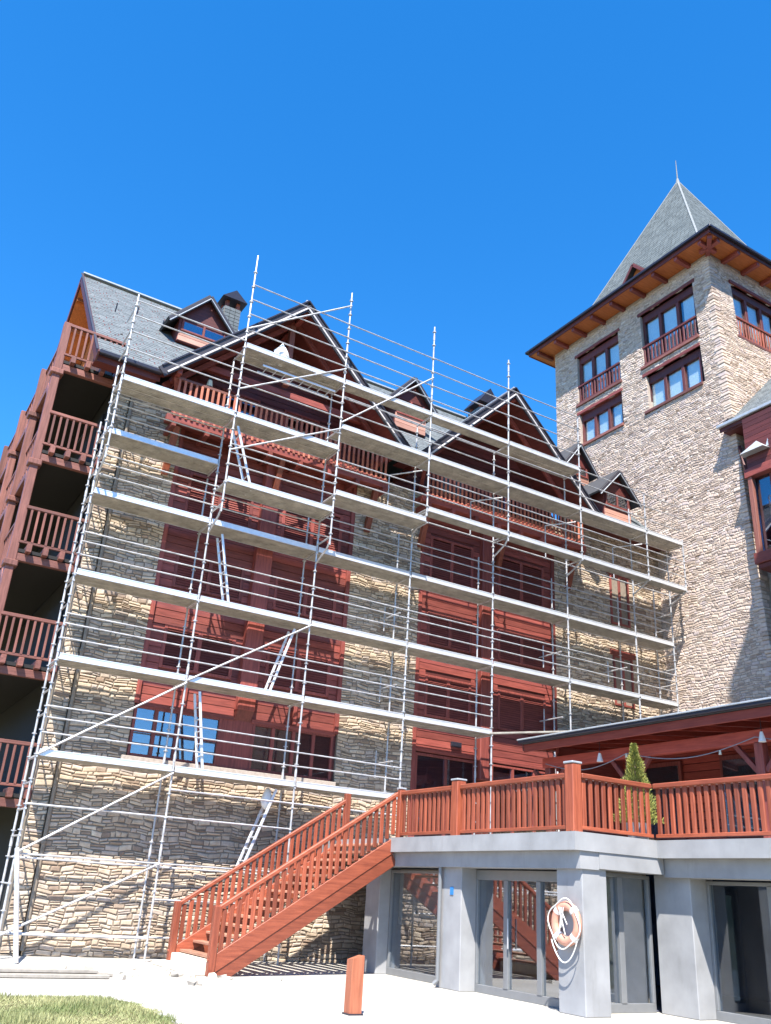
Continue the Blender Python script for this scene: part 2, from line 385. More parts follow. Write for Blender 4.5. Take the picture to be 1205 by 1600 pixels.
# masonry cores (mortar beds behind the stones)
def pier(x0, x1, z0, z1, holes=(), n=0, seed=1, y=YW, key=None):
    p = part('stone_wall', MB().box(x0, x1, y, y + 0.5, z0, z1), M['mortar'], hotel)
    rs = masonry(x0, x1, z0, z1, list(holes), 0.065, 0.13, 0.11, 0.34, seed)
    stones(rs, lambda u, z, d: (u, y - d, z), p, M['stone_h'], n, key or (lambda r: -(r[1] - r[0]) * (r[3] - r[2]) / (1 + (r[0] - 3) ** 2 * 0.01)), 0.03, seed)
    return p
pier(4.33, 5.72, 2.6, 12.2, n=90, seed=11)                      # left pier
pier(4.33, 11.2, GZ, 2.6, n=120, seed=12)                       # lower wall, left
pier(11.2, 13.57, GZ, 11.6, n=60, seed=13)                      # second pier
pier(13.57, 18.9, GZ, 1.2, n=0, seed=14)
pier(18.9, 24.0, GZ, 12.2, holes=[(21.45, 22.35, 9.0, 10.8), (21.45, 22.35, 6.2, 7.9), (21.45, 22.35, 3.5, 5.2)], n=20, seed=15)
pier(3.88, 4.25, GZ, 12.3, n=6, seed=16, y=YW + 0.1)
# downpipe in the corner groove
dp = MB(); dp.tube((4.29, YW - 0.02, GZ + 0.1), (4.29, YW - 0.02, 12.2), 0.045, 10)
for k in range(6): dp.tube((4.29, YW - 0.02, 0.6 + k * 2.1), (4.29, YW - 0.02, 0.66 + k * 2.1), 0.06, 10)
part('downpipe', dp, M['mortar'], hotel)
# stone sill course and ledges
part('sill_ledge', MB().bbox(5.6, 11.2, YW - 0.12, YW + 0.05, 2.5, 2.62), M['mortar_t'], hotel)
# gable-end wall on the left
part('end_wall', MB().box(3.92, 4.3, YW + 0.62, 33.5, GZ, 12.3), M['dark'], hotel)  # near-black colour stands in for the shade behind the balconies
part('back_wall', MB().box(4.3, 24, 33, 33.4, GZ, 12.3), M['dark_z'], hotel)
# the timber bays: backing, boards, trims, shutters
def boards(x0, x1, z0, z1, y, step=0.195, m='wood_x', parent=None, skip=()):
    z = z0; n = 0
    while z < z1 - 0.02:
        zt = min(z + step, z1)
        for (a, b) in free_intervals(x0, x1, z, zt, list(skip)):
            h = zt - z
            mb = MB(); dz = rnd.uniform(-0.003, 0.003); e = rnd.uniform(0, 0.006)
            mb.add([(a, y - 0.012 - e, z + 0.008), (b, y - 0.012 - e, z + 0.008), (b, y - 0.004 - e, z + h - 0.006 + dz), (a, y - 0.004 - e, z + h - 0.006 + dz),
                    (a, y + 0.02, z + 0.008), (b, y + 0.02, z + 0.008), (b, y + 0.02, z + h - 0.004), (a, y + 0.02, z + h - 0.004)],
                   [(0, 1, 2, 3), (4, 5, 1, 0), (3, 2, 6, 7), (0, 3, 7, 4), (1, 5, 6, 2)])
            part('board', mb, M[m], parent)
        z = zt
YB = YW + 0.06
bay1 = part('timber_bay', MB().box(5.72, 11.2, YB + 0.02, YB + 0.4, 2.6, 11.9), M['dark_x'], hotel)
sh1 = [(6.15, 8.05, 4.78, 5.86), (8.95, 10.85, 4.78, 5.86), (6.15, 8.05, 6.85, 7.8), (8.95, 10.85, 6.85, 7.8), (6.15, 8.05, 8.85, 10.1), (8.95, 10.85, 8.85, 10.1)]
win = [(5.74, 7.95, 2.63, 3.82), (8.78, 11.1, 2.63, 3.82)]
boards(5.74, 8.24, 3.9, 11.8, YB, parent=bay1, skip=sh1); boards(8.72, 11.18, 3.9, 11.8, YB, parent=bay1, skip=sh1)
def shutter(r, y, parent):
    x0, x1, z0, z1 = r
    f = part('shutter', MB().box(x0 + 0.02, x1 - 0.02, y + 0.02, y + 0.05, z0, z1), M['wood_x'], parent)
    mb = MB()
    for a, b in ((x0, x0 + 0.09), (x1 - 0.09, x1)): mb.bbox(a, b, y - 0.03, y + 0.04, z0, z1)
    mb.bbox((x0 + x1) / 2 - 0.06, (x0 + x1) / 2 + 0.06, y - 0.025, y + 0.04, z0, z1)
    for a, b in ((z0, z0 + 0.08), (z1 - 0.08, z1)): mb.bbox(x0 + 0.09, x1 - 0.09, y - 0.027, y + 0.04, a, b)
    part('frame', mb, M['wood_z'], f)
    mb = MB(); z = z0 + 0.1
    while z < z1 - 0.12:
        for a, b in ((x0 + 0.1, (x0 + x1) / 2 - 0.07), ((x0 + x1) / 2 + 0.07, x1 - 0.1)):
            mb.add([(a, y - 0.012, z), (b, y - 0.012, z), (b, y + 0.015, z + 0.06), (a, y + 0.015, z + 0.06)], [(0, 1, 2, 3)])
        z += 0.065
    part('louvres', mb, M['wood_x'], f, kind='stuff')
for r in sh1: shutter(r, YB, hotel)
mb = MB().bbox(8.24, 8.72, YW - 0.16, YB + 0.1, 4.05, 11.6, 0.02); part('pilaster', mb, M['wood_z'], hotel)
mb = MB().prism([(8.26, YW - 0.15, 4.05), (8.26, YB, 4.05), (8.26, YB, 3.75)], (0.44, 0, 0)); part('bracket', mb, M['wood_z'], hotel)
for x in (5.75, 11.15): part('corner_post', MB().bbox(x - 0.06, x + 0.06, YW - 0.03, YB + 0.1, 3.85, 11.8), M['wood_z'], hotel)
for z in (3.84, 6.62, 8.62):
    part('trim_rail', MB().bbox(5.78, 8.24, YW - 0.02, YB + 0.04, z - 0.05, z + 0.05), M['wood_x'], hotel)
    part('trim_rail', MB().bbox(8.72, 11.12, YW - 0.02, YB + 0.04, z - 0.05, z + 0.05), M['wood_x'], hotel)
for x in (6.9, 9.9): part('trim_stile', MB().bbox(x - 0.05, x + 0.05, YW - 0.04, YB + 0.02, 3.9, 4.72), M['wood_z'], hotel)
def window(parent, x0, x1, z0, z1, y, nx, nz=1, gl='glass', fm='wood_z', back='dark', curt=0.0, fw=0.07):
    """window in a wall that faces -Y"""
    f = MB()
    for a, b in ((x0, x0 + fw), (x1 - fw, x1)): f.bbox(a, b, y - 0.05, y + 0.05, z0, z1)
    for a, b in ((z0, z0 + fw), (z1 - fw, z1)): f.bbox(x0 + fw, x1 - fw, y - 0.045, y + 0.045, a, b)
    wn = part('window', f, M[fm], parent)
    for i in range(1, nx):
        x = x0 + (x1 - x0) * i / nx; part('mullion', MB().bbox(x - 0.045, x + 0.045, y - 0.04, y + 0.04, z0 + fw, z1 - fw), M[fm], wn)
    for k in range(1, nz):
        z = z0 + (z1 - z0) * k / nz; part('glazing_bar', MB().bbox(x0 + fw, x1 - fw, y - 0.03, y + 0.03, z - 0.02, z + 0.02), M[fm], wn)
    for i in range(nx):
        a = x0 + (x1 - x0) * i / nx + 0.05; b = x0 + (x1 - x0) * (i + 1) / nx - 0.05
        part('pane', MB().box(a, b, y + 0.012, y + 0.02, z0 + fw * 0.9, z1 - fw * 0.9), M[gl], wn)
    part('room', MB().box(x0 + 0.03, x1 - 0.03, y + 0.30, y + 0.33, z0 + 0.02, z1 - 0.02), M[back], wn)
    if curt:
        c = MB(); n = 18
        for s_, e_ in ((x0 + 0.08, x0 + 0.08 + (x1 - x0) * curt), (x1 - 0.08 - (x1 - x0) * curt, x1 - 0.08)):
            for i in range(n):
                a = s_ + (e_ - s_) * i / n; b = s_ + (e_ - s_) * (i + 1) / n
                d0, d1 = 0.13 + 0.02 * math.sin(i * 1.9), 0.13 + 0.02 * math.sin((i + 1) * 1.9)
                c.add([(a, y + d0, z0), (b, y + d1, z0), (b, y + d1, z1), (a, y + d0, z1)], [(0, 1, 2, 3)])
        part('curtain', c, M['curtain'], wn)
    return wn
part('timber_band', MB().box(7.95, 8.78, YW + 0.02, YB + 0.3, 2.6, 3.86), M['wood_z'], hotel)
window(hotel, *win[0], YB - 0.01, 4, 2, gl='glass_blue', curt=0.2)
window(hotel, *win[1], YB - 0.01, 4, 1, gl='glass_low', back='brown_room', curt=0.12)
# second bay
bay2 = part('timber_bay', MB().box(13.57, 18.9, YB + 0.02, YB + 0.4, 1.15, 11.9), M['dark_x'], hotel)
sh2 = [(13.95, 15.6, 4.75, 5.95), (16.6, 18.5, 4.75, 5.95), (13.95, 15.6, 6.85, 7.85), (16.6, 18.5, 6.85, 7.85), (13.95, 15.6, 8.85, 10.3), (16.6, 18.5, 8.85, 10.3)]
dr = [(13.7, 15.8, 1.16, 3.72), (16.35, 18.8, 1.16, 3.72)]
boards(13.59, 15.84, 3.75, 11.8, YB, parent=bay2, skip=sh2); boards(16.3, 18.88, 3.75, 11.8, YB, parent=bay2, skip=sh2)
for r in sh2: shutter(r, YB, hotel)
part('pilaster', MB().bbox(15.84, 16.3, YW - 0.14, YB + 0.1, 3.2, 11.6, 0.02), M['wood_z'], hotel)
for x in (13.62, 18.85): part('corner_post', MB().bbox(x - 0.06, x + 0.06, YW - 0.03, YB + 0.1, 1.2, 11.8), M['wood_z'], hotel)
for z in (3.80, 6.62, 8.62):
    part('trim_rail', MB().bbox(13.68, 15.84, YW - 0.02, YB + 0.04, z - 0.05, z + 0.05), M['wood_x'], hotel)
    part('trim_rail', MB().bbox(16.3, 18.79, YW - 0.02, YB + 0.04, z - 0.05, z + 0.05), M['wood_x'], hotel)
window(hotel, *dr[0], YB - 0.01, 2, 1, gl='glass_dark'); window(hotel, *dr[1], YB - 0.01, 3, 1, gl='glass_dark')
part('vent_grille', MB().bbox(14.9, 15.25, YW - 0.03, YW + 0.05, 4.02, 4.16), M['dark_metal'], hotel)
for (x0, x1, z0, z1) in ((21.45, 22.35, 9.0, 10.8), (21.45, 22.35, 6.2, 7.9), (21.45, 22.35, 3.5, 5.2)):
    window(hotel, x0, x1, z0, z1, YW - 0.01, 2)
    part('lintel', MB().bbox(x0 - 0.12, x1 + 0.12, YW - 0.08, YW + 0.02, z1, z1 + 0.2), M['wood_x'], hotel)

# roofs ------------------------------------------------------------
EZ, EY = 12.3, 20.3
G = [(8.58, 3.85, 16.05, 20.02), (16.48, 3.72, 16.0, 20.02)]      # gables: centre, half width, apex z, verge y
def main_iv(t):
    y = EY + t * math.sqrt(.5); iv = [(3.1, 24.0)]
    for (c, h, az, vy) in G:
        dx = az - (EZ + (y - EY)); dx *= h / (az - EZ)
        if dx > 0:
            nx = []
            for a, b in iv:
                nx += [(a, c - dx), (c + dx, b)] if a < c - dx and b > c + dx else [(a, b)]
            iv = nx
    return [(a - 3.1, b - 3.1) for a, b in iv if b - a > 0.05]
poly = [(3.1, 0), (4.73, 0), (8.58, 3.75), (12.43, 0), (12.76, 0), (16.48, 3.7), (20.2, 0), (24, 0), (24, 6.9), (3.1, 6.9)]
nrm = Vector((0, -1, 1)).normalized()
rf = MB().prism([(x, EY + d, EZ + d) for x, d in poly], -nrm * 0.16)
roof = part('roof', rf, M['dark_y'], hotel)
slates(roof, (3.1, EY - 0.02, EZ - 0.02), (1, 0, 0), (0, 1, 1), nrm, 9.76, main_iv, seed=5)
bk = MB().prism([(3.1, 27.2, 19.2), (24, 27.2, 19.2), (24, 34.2, 12.2), (3.1, 34.2, 12.2)], Vector((0, -1, -1)).normalized() * 0.16)
part('back_roof', bk, M['slate'], hotel, tint=True)
part('back_soffit', MB().prism([(3.12, 27.2, 18.9), (3.95, 27.2, 18.9), (3.95, 34.0, 12.1), (3.12, 34.0, 12.1)], (0, 0, -0.03)), M['soffit_y'], hotel)
for i in range(7):
    d = 0.4 + i * 0.8
    part('verge_rafter', MB().bar((3.14, 27.2 + d, 18.83 - d), (3.95, 27.2 + d, 18.83 - d), 0.1, 0.12), M['soffit_x'], hotel)
part('ridge_cap', MB().bar((3.08, 27.2, 19.24), (24, 27.2, 19.24), 0.3, 0.06), M['zinc'], hotel)
vb = MB(); vb.bar((3.08, 20.22, 12.1), (3.08, 27.2, 19.08), 0.05, 0.3, (0, -1, 1)); part('bargeboard', vb, M['dark_y'], hotel)
vb = MB(); vb.bar((3.08, 27.2, 19.08), (3.08, 34.2, 12.1), 0.05, 0.3, (0, 1, 1)); part('bargeboard', vb, M['dark_y'], hotel)
vf = MB(); vf.bar((3.05, 20.2, 12.3), (3.05, 27.2, 19.28), 0.06, 0.03, (0, -1, 1)); part('verge_flashing', vf, M['verge'], hotel)
for a, b in ((3.1, 4.75), (12.4, 12.8), (20.15, 23.9)):
    part('gutter', MB().bbox(a, b, 20.12, 20.27, 12.18, 12.3, 0.02), M['dark_metal'], hotel)
    part('fascia', MB().box(a, b, 20.29, 20.33, 12.02, 12.26), M['dark_x'], hotel)
    part('eave_soffit', MB().box(a, b, 20.33, YW, 12.2, 12.24), M['dark_x'], hotel)
# sloping soffit boards under the left verge
for i in range(9):
    d = 0.3 + i * 0.75
    part('verge_rafter', MB().bar((3.14, EY + d, EZ + d - 0.26), (3.95, EY + d, EZ + d - 0.26), 0.1, 0.14), M['soffit_x'], hotel)
gw = MB().prism([(3.95, 21.4, 12.3), (3.95, 33.0, 12.3), (3.95, 27.2, 18.9)], (0.1, 0, 0)); part('gable_wall', gw, M['soffit_z'], hotel)
for k in range(5):
    part('snow_guard', MB().tube((3.9 + k * 0.75, 24.1 + (k % 2) * .5, 16.15 + (k % 2) * .5), (3.9 + k * 0.75, 24.0 + (k % 2) * .5, 16.42 + (k % 2) * .5), 0.02, 5), M['dark_metal'], hotel)

def gable(c, h, az, vy, wall_y, bal, holes):
    """overhanging timber gable with a balcony"""
    el = az - EZ; back = EY + el + 0.05
    for sgn in (-1, 1):
        n_ = Vector((sgn * el, 0, h)).normalized()
        pl = [(c, vy, az), (c, back, az), (c + sgn * h, EY, EZ), (c + sgn * h, vy, EZ)]
        if sgn > 0: pl = pl[::-1]
        rp = part('gable_roof', MB().prism(pl, -n_ * 0.14), M['dark_y'], hotel)
        L = math.hypot(h, el); v = Vector((-sgn * h, 0, el)).normalized()
        def iv(t, L=L):
            f = t / L; return [(0, (EY - vy) + el * f)]
        if sgn < 0: slates(rp, (c - h, vy, EZ), (0, 1, 0), v, n_, L, iv, seed=int(c))
        else: slates(rp, (c + h, vy, EZ), (0, 1, 0), v, n_, L, iv, seed=int(c) + 1)
        bb = MB(); bb.bar(Vector((c, vy - 0.03, az - 0.10)), Vector((c + sgn * (h + 0.05), vy - 0.03, EZ - 0.15)), 0.05, 0.3, n_)
        part('bargeboard', bb, M['verge'], hotel)
        bb = MB(); bb.bar(Vector((c, vy - 0.07, az - 0.20)), Vector((c + sgn * (h - 0.1), vy - 0.07, EZ - 0.12)), 0.035, 0.05, n_)
        part('verge_trim', bb, M['white_trim'], hotel)
        bb = MB(); bb.bar(Vector((c, vy - 0.03, az + 0.06)), Vector((c + sgn * (h + 0.06), vy - 0.03, EZ + 0.02)), 0.12, 0.05, n_)
        part('verge_flashing', bb, M['dark_metal'], hotel)
        for yy, dd in ((20.75, 0.28),):
            part('gable_rafter', MB().bar((c, yy, az - dd - 0.02), (c + sgn * (h - 0.25), yy, EZ - 0.1), 0.1, 0.15, n_), M['wood_x'], hotel)
        x = c + sgn * (h - 0.45)
        part('purlin', MB().bbox(x - 0.07, x + 0.07, vy + 0.05, wall_y, EZ + 0.02, EZ + 0.2), M['wood_y'], hotel)
        part('brace', MB().bar((c + sgn * (h - 1.0), wall_y - 0.1, 11.4), (c + sgn * (h - 0.45), vy + 0.3, EZ + 0.05), 0.12, 0.12), M['wood_z'], hotel)
    part('ridge_cap', MB().bar((c, vy - 0.04, az + 0.06), (c, back, az + 0.06), 0.16, 0.05), M['zinc'], hotel)
    part('ridge_purlin', MB().bbox(c - 0.08, c + 0.08, vy + 0.04, wall_y, az - 0.42, az - 0.2), M['wood_y'], hotel)
    if c < 10: part('king_post', MB().bbox(c - 0.19, c - 0.02, 20.68, 20.86, 13.5, az - 0.45), M['balc_z'], hotel)
    if c < 10: part('tie_beam', MB().bbox(c - 2.6, c + 2.6, 20.9, 21.05, 13.25, 13.45), M['wood_x'], hotel)
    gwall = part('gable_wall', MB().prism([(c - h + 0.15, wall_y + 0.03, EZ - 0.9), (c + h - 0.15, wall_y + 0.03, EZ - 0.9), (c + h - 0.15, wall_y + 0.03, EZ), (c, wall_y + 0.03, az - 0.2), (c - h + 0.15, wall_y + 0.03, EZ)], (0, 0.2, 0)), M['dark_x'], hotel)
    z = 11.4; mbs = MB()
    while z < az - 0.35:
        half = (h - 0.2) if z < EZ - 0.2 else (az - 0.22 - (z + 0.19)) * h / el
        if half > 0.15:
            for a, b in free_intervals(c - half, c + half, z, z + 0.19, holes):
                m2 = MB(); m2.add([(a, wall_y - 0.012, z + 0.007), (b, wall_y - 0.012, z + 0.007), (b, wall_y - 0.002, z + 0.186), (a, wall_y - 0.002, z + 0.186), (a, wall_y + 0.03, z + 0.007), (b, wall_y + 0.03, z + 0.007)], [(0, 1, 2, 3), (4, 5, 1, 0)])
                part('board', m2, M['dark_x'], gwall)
        z += 0.19
    for r in holes: window(hotel, *r, wall_y - 0.02, 2, 1, curt=0.0)
    # balcony
    x0, x1, yb = bal
    b = part('balcony', MB().bbox(x0, x1, yb, wall_y, 11.22, 11.32), M['wood_x'], hotel)
    part('floor_beam', MB().bbox(x0 - 0.1, x1 + 0.1, yb + 0.02, yb + 0.2, 11.02, 11.21), M['wood_x'], b)
    part('handrail', MB().bbox(x0, x1, yb - 0.01, yb + 0.09, 12.28, 12.36), M['balc_x'], b)
    part('bottom_rail', MB().bbox(x0, x1, yb + 0.01, yb + 0.07, 11.42, 11.48), M['balc_x'], b)
    n = int((x1 - x0) / 0.155); bm, cc = link_mesh('baluster', MB().bbox(-0.035, 0.035, -0.02, 0.02, 0, 1.12, 0.01), M['balu_z'], recenter=False)
    for i in range(n): place('baluster', bm, (x0 + 0.08 + (x1 - x0 - 0.16) * i / (n - 1), yb + 0.04 - 0.035, 11.17), b)
    jm, cc = link_mesh('joist_end', MB().bbox(-0.06, 0.06, -0.12, 0.6, 0, 0.16, 0.01), M['wood_y'], recenter=False)
    n = int((x1 - x0) / 0.9)
    for i in range(n + 1): place('joist_end', jm, (x0 + 0.1 + (x1 - x0 - 0.2) * i / n, yb + 0.05, 10.85), b)
    for x in (x0 + 0.25, (x0 + x1) / 2, x1 - 0.25):
        part('strut', MB().bar((x, YW - 0.05, 9.75), (x, yb + 0.2, 11.0), 0.16, 0.16, (0, -1, 0)), M['rail_z'], hotel)
gable(*G[0], 21.7, (5.2, 11.85, 20.28), [(6.9, 8.1, 11.5, 13.3), (8.9, 10.1, 11.5, 13.3)])
gable(*G[1], 21.7, (13.25, 19.7, 20.28), [(14.6, 15.7, 11.5, 13.3), (16.9, 18.0, 11.5, 13.3)])
lt = MB(); lt.tube((6.15, 20.5, 12.45), (6.15, 20.5, 12.72), 0.09, 8, 0.055); lt.tube((6.15, 20.5, 12.72), (6.15, 20.5, 12.8), 0.07, 8, 0.02)
lant = part('lantern', lt, M['dark_metal'], hotel); part('lantern_glass', MB().tube((6.15, 20.5, 12.48), (6.15, 20.5, 12.68), 0.095, 8, 0.06), M['lamp'], lant)

def dormer(parent, c, hw, zb, ze, za, y, roof_fn, name='dormer', cheek='zinc'):
    """small gabled dormer facing -Y; roof_fn(z) -> y where the main roof reaches z"""
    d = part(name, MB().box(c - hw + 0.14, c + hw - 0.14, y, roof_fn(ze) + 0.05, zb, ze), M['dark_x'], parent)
    for i in range(max(2, int((ze - zb) / 0.18))):
        z = zb + 0.03 + i * 0.18
        if z + 0.16 < zb + (ze - zb) * 0.5: part('board', MB().box(c - hw + 0.16, c + hw - 0.16, y - 0.03, y - 0.001, z, z + 0.165), M['lit_board_x'], d)
    part('pane', MB().box(c - hw + 0.3, c + hw - 0.3, y - 0.012, y - 0.002, zb + (ze - zb) * 0.56, ze - 0.06), M['glass_blue'], d)
    f = MB(); 
    for xx in (c - hw + 0.26, c, c + hw - 0.26): f.bbox(xx - 0.035, xx + 0.035, y - 0.05, y - 0.013, zb + (ze - zb) * 0.52, ze)
    f.bbox(c - hw + 0.2, c + hw - 0.2, y - 0.07, y - 0.013, zb + (ze - zb) * 0.46, zb + (ze - zb) * 0.54)
    part('window_frame', f, M['wood_z'], d)
    part('gablet', MB().prism([(c - hw, y - 0.02, ze), (c + hw, y - 0.02, ze), (c, y - 0.02, za - 0.05)], (0, 0.1, 0)), M['dark_x'], d)
    for s in (-1, 1):
        n_ = Vector((s * (za - ze), 0, hw)).normalized(); ov = 0.22
        e = Vector((c + s * (hw + ov), y - 0.2, ze - (za - ze) / hw * ov)); a = Vector((c, y - 0.2, za))
        pl = [a, Vector((c, roof_fn(za) + 0.1, za)), Vector((e.x, roof_fn(e.z) + 0.1, e.z)), e]
        if s > 0: pl = pl[::-1]
        part('dormer_roof', MB().prism(pl, n_ * 0.07), M['under'], d)
        part('bargeboard', MB().bar(a + Vector((0, -0.02, -0.05)), e + Vector((0, -0.02, -0.05)), 0.04, 0.16, n_), M['verge'], d)
        part('verge_trim', MB().bar(a + Vector((0, -0.05, -0.11)), e + Vector((0, -0.05, -0.11)), 0.025, 0.03, n_), M['zinc'], d)
    return d
mainroof = lambda z: EY + (z - EZ)
dormer(hotel, 6.5, 0.95, 15.35, 16.15, 17.22, 23.2, mainroof)
dormer(hotel, 13.9, 0.78, 14.6, 15.75, 16.65, 22.5, mainroof)
dormer(hotel, 22.2, 0.72, 15.3, 16.1, 17.05, 23.1, mainroof)
dormer(hotel, 22.3, 0.82, 13.1, 14.2, 15.1, 21.2, mainroof)
def chimney(x, y, hw, zb, zt, za):
    c = part('chimney', MB().box(x - hw, x + hw, y - hw, y + hw, zb, zt), M['mortar'], hotel)
    st = MB(); rr = random.Random(int(x)); z = zb
    while z < zt - 0.05:
        h = 0.14
        for u in range(3):
            a = x - hw + u * 2 * hw / 3
            st.box(a + 0.01, a + 2 * hw / 3 - 0.01, y - hw - 0.03, y - hw + 0.02, z + 0.01, z + h - 0.01, rr.random())
            b = y - hw + u * 2 * hw / 3
            st.box(x - hw - 0.03, x - hw + 0.02, b + 0.01, b + 2 * hw / 3 - 0.01, z + 0.01, z + h - 0.01, rr.random())
        z += h
    part('stone_courses', st, M['slate'], c, tint=True, kind='stuff')
    for sx in (-1, 1):
        for sy in (-1, 1): part('cap_post', MB().box(x + sx * (hw - .1) - .06, x + sx * (hw - .1) + .06, y + sy * (hw - .1) - .06, y + sy * (hw - .1) + .06, zt, zt + 0.3), M['rail_z'], c)
    e = hw + 0.16; zz = zt + 0.28
    part('cap', MB().add([(x - e, y - e, zz), (x + e, y - e, zz), (x + e, y + e, zz), (x - e, y + e, zz), (x, y - e, za), (x, y + e, za)], [(0, 3, 2, 1), (0, 1, 4), (2, 3, 5), (1, 2, 5, 4), (3, 0, 4, 5)]), M['dark_metal'], c)
chimney(7.95, 25.5, 0.3, 17.2, 18.75, 19.42)
chimney(20.0, 26.5, 0.42, 18.2, 19.25, 20.3)

# balconies on the left gable end -----------------------------------
BX0, BX1 = 2.42, 3.9
fl = [12.35, 9.72, 7.08, 4.42, 1.62]
bmv, _ = link_mesh('baluster', MB().bbox(-0.028, 0.028, -0.018, 0.018, 0, 0.84, 0.008), M['balc_z'], recenter=False)
jme, _ = link_mesh('joist_end', MB().bbox(-0.06, 0.06, -0.16, 0.5, 0, 0.2, 0.01), M['balc_y'], recenter=False)
for fi, z in enumerate(fl):
    b = part('balcony', MB().box(BX0, BX1, 21.3, 32.5, z - 0.12, z - 0.04), M['dark'], hotel)  # slab blackened to deepen the shade in the recess
    part('floor_beam', MB().bbox(BX0 - 0.15, BX1, 21.3, 21.44, z - 0.33, z - 0.15), M['balc_x'], b)
    part('handrail', MB().bbox(BX0, BX1, 21.24, 21.34, z + 0.98, z + 1.06), M['balc_x'], b)
    part('bottom_rail', MB().bbox(BX0, BX1, 21.26, 21.32, z + 0.1, z + 0.16), M['balc_x'], b)
    for i in range(9): place('baluster', bmv, (BX0 + 0.14 + i * 0.158, 21.27, z + 0.15), b)
    for i in range(4): place('joist_end', jme, (BX0 + 0.25 + i * 0.38, 21.26, z - 0.14), b)
    part('side_handrail', MB().bbox(BX0 - 0.04, BX0 + 0.06, 21.34, 32.5, z + 0.98, z + 1.06), M['balc_y'], b)
    part('side_beam', MB().bbox(BX0 - 0.06, BX0 + 0.1, 21.45, 32.5, z - 0.33, z - 0.13), M['balc_y'], b)
    for i in range(38): place('baluster', bmv, (BX0 + 0.01, 21.5 + i * 0.29, z + 0.15), b)
for y in (21.38, 24.2, 27.2, 30.2):
    top = 12.15
    part('post', MB().bbox(BX0 - 0.16, BX0 + 0.04, y - 0.1, y + 0.1, GZ, top + 1.3, 0.015), M['balc_z'], hotel)
    for z in fl[:4]:
        part('post_collar', MB().bbox(BX0 - 0.22, BX0 + 0.10, y - 0.16, y + 0.16, z - 0.5, z - 0.35, 0.02), M['balc_z'], hotel)
        part('post_strut', MB().bar((BX0 - 0.06, y + 0.1, z - 1.3), (BX0 - 0.06, y + 0.9, z - 0.35), 0.1, 0.12), M['balc_z'], hotel)
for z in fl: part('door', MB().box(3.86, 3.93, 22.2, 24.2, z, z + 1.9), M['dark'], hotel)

# ================================================================== TOWER
TX0, TX1, TY0, TY1, TZ = 24.0, 32.7, 17.4, 26.2, 23.75
tower = thing('stone_tower', (TX0, TY0, GZ), 'tall square rubble stone tower with pointed slate roof and orange timber eaves', 'tower')
def ty(z): return TY0 - max(0, (22.4 - z)) * 0.045             # the front face leans out towards its foot
body = MB(); body.add([(TX0, ty(GZ), GZ), (TX1, ty(GZ), GZ), (TX1, TY1, GZ), (TX0, TY1, GZ), (TX0, TY0, TZ), (TX1, TY0, TZ), (TX1, TY1, TZ), (TX0, TY1, TZ)],
                      [(0, 3, 2, 1), (4, 5, 6, 7), (0, 1, 5, 4), (1, 2, 6, 5), (2, 3, 7, 6), (3, 0, 4, 7)])
# openings on the left face (u = y) and on the front face (u = x)
HL = [(18.25, 20.97, 20.35, 22.85), (18.28, 20.92, 18.25, 19.85), (22.25, 24.75, 20.35, 22.8), (22.28, 24.72, 18.3, 19.82)]
HF = [(25.2, 27.95, 20.35, 22.8), (29, 31.6, 20.35, 22.8)]
def wall_faces(u0, u1, z0, z1, holes, mp, depth=0.28):
    us = sorted({u0, u1} | {x for h in holes for x in h[:2]}); zs = sorted({z0, z1} | {x for h in holes for x in h[2:]})
    mb = MB()
    for a, b in zip(us[:-1], us[1:]):
        for c, d in zip(zs[:-1], zs[1:]):
            m_ = ((a + b) / 2, (c + d) / 2)
            if any(h[0] < m_[0] < h[1] and h[2] < m_[1] < h[3] for h in holes): continue
            mb.add([mp(a, c, 0), mp(b, c, 0), mp(b, d, 0), mp(a, d, 0)], [(0, 1, 2, 3)])
    for (a, b, c, d) in holes:
        for p, q in (((a, c), (b, c)), ((b, c), (b, d)), ((b, d), (a, d)), ((a, d), (a, c))):
            mb.add([mp(*p, 0), mp(*q, 0), mp(*q, -depth), mp(*p, -depth)], [(0, 1, 2, 3)])
    return mb
mpL = lambda u, z, d: (TX0 - d, u, z)
mpF = lambda u, z, d: (u, ty(z) - d, z)
class _P: pass
# left wall: polygon with a leaning front edge -> stretch u
def mpLs(u, z, d):
    k = (TY1 - u) / (TY1 - TY0); return (TX0 - d, TY1 - k * (TY1 - ty(z)), z)
twl = part('left_wall', wall_faces(TY0, TY1, GZ, TZ, HL, mpLs), M['mortar_t'], tower)
twf = part('front_wall', wall_faces(TX0, TX1, GZ, TZ, HF, mpF), M['mortar_t'], tower)
part('rear_walls', MB().box(TX0 + 0.5, TX1, TY1 - 0.3, TY1, GZ, TZ).box(TX1 - 0.3, TX1, TY0 + 0.5, TY1 - 0.3, GZ, TZ), M['mortar_t'], tower)
tl = masonry(TY0 + 0.16, TY1, 3.5, TZ - 0.12, HL, 0.062, 0.12, 0.10, 0.28, 21)
stones(tl, mpLs, twl, M['stone_t'], 220, lambda r: (r[0] - TY0) + abs(r[2] - 16) * 0.3, 0.024, 22)
tf = masonry(TX0 + 0.2, TX0 + 5.2, 12.0, TZ - 0.12, HF, 0.062, 0.12, 0.10, 0.28, 23)
stones(tf, mpF, twf, M['stone_t'], 70, lambda r: (r[0] - TX0) + abs(r[2] - 19) * 0.3, 0.024, 24)
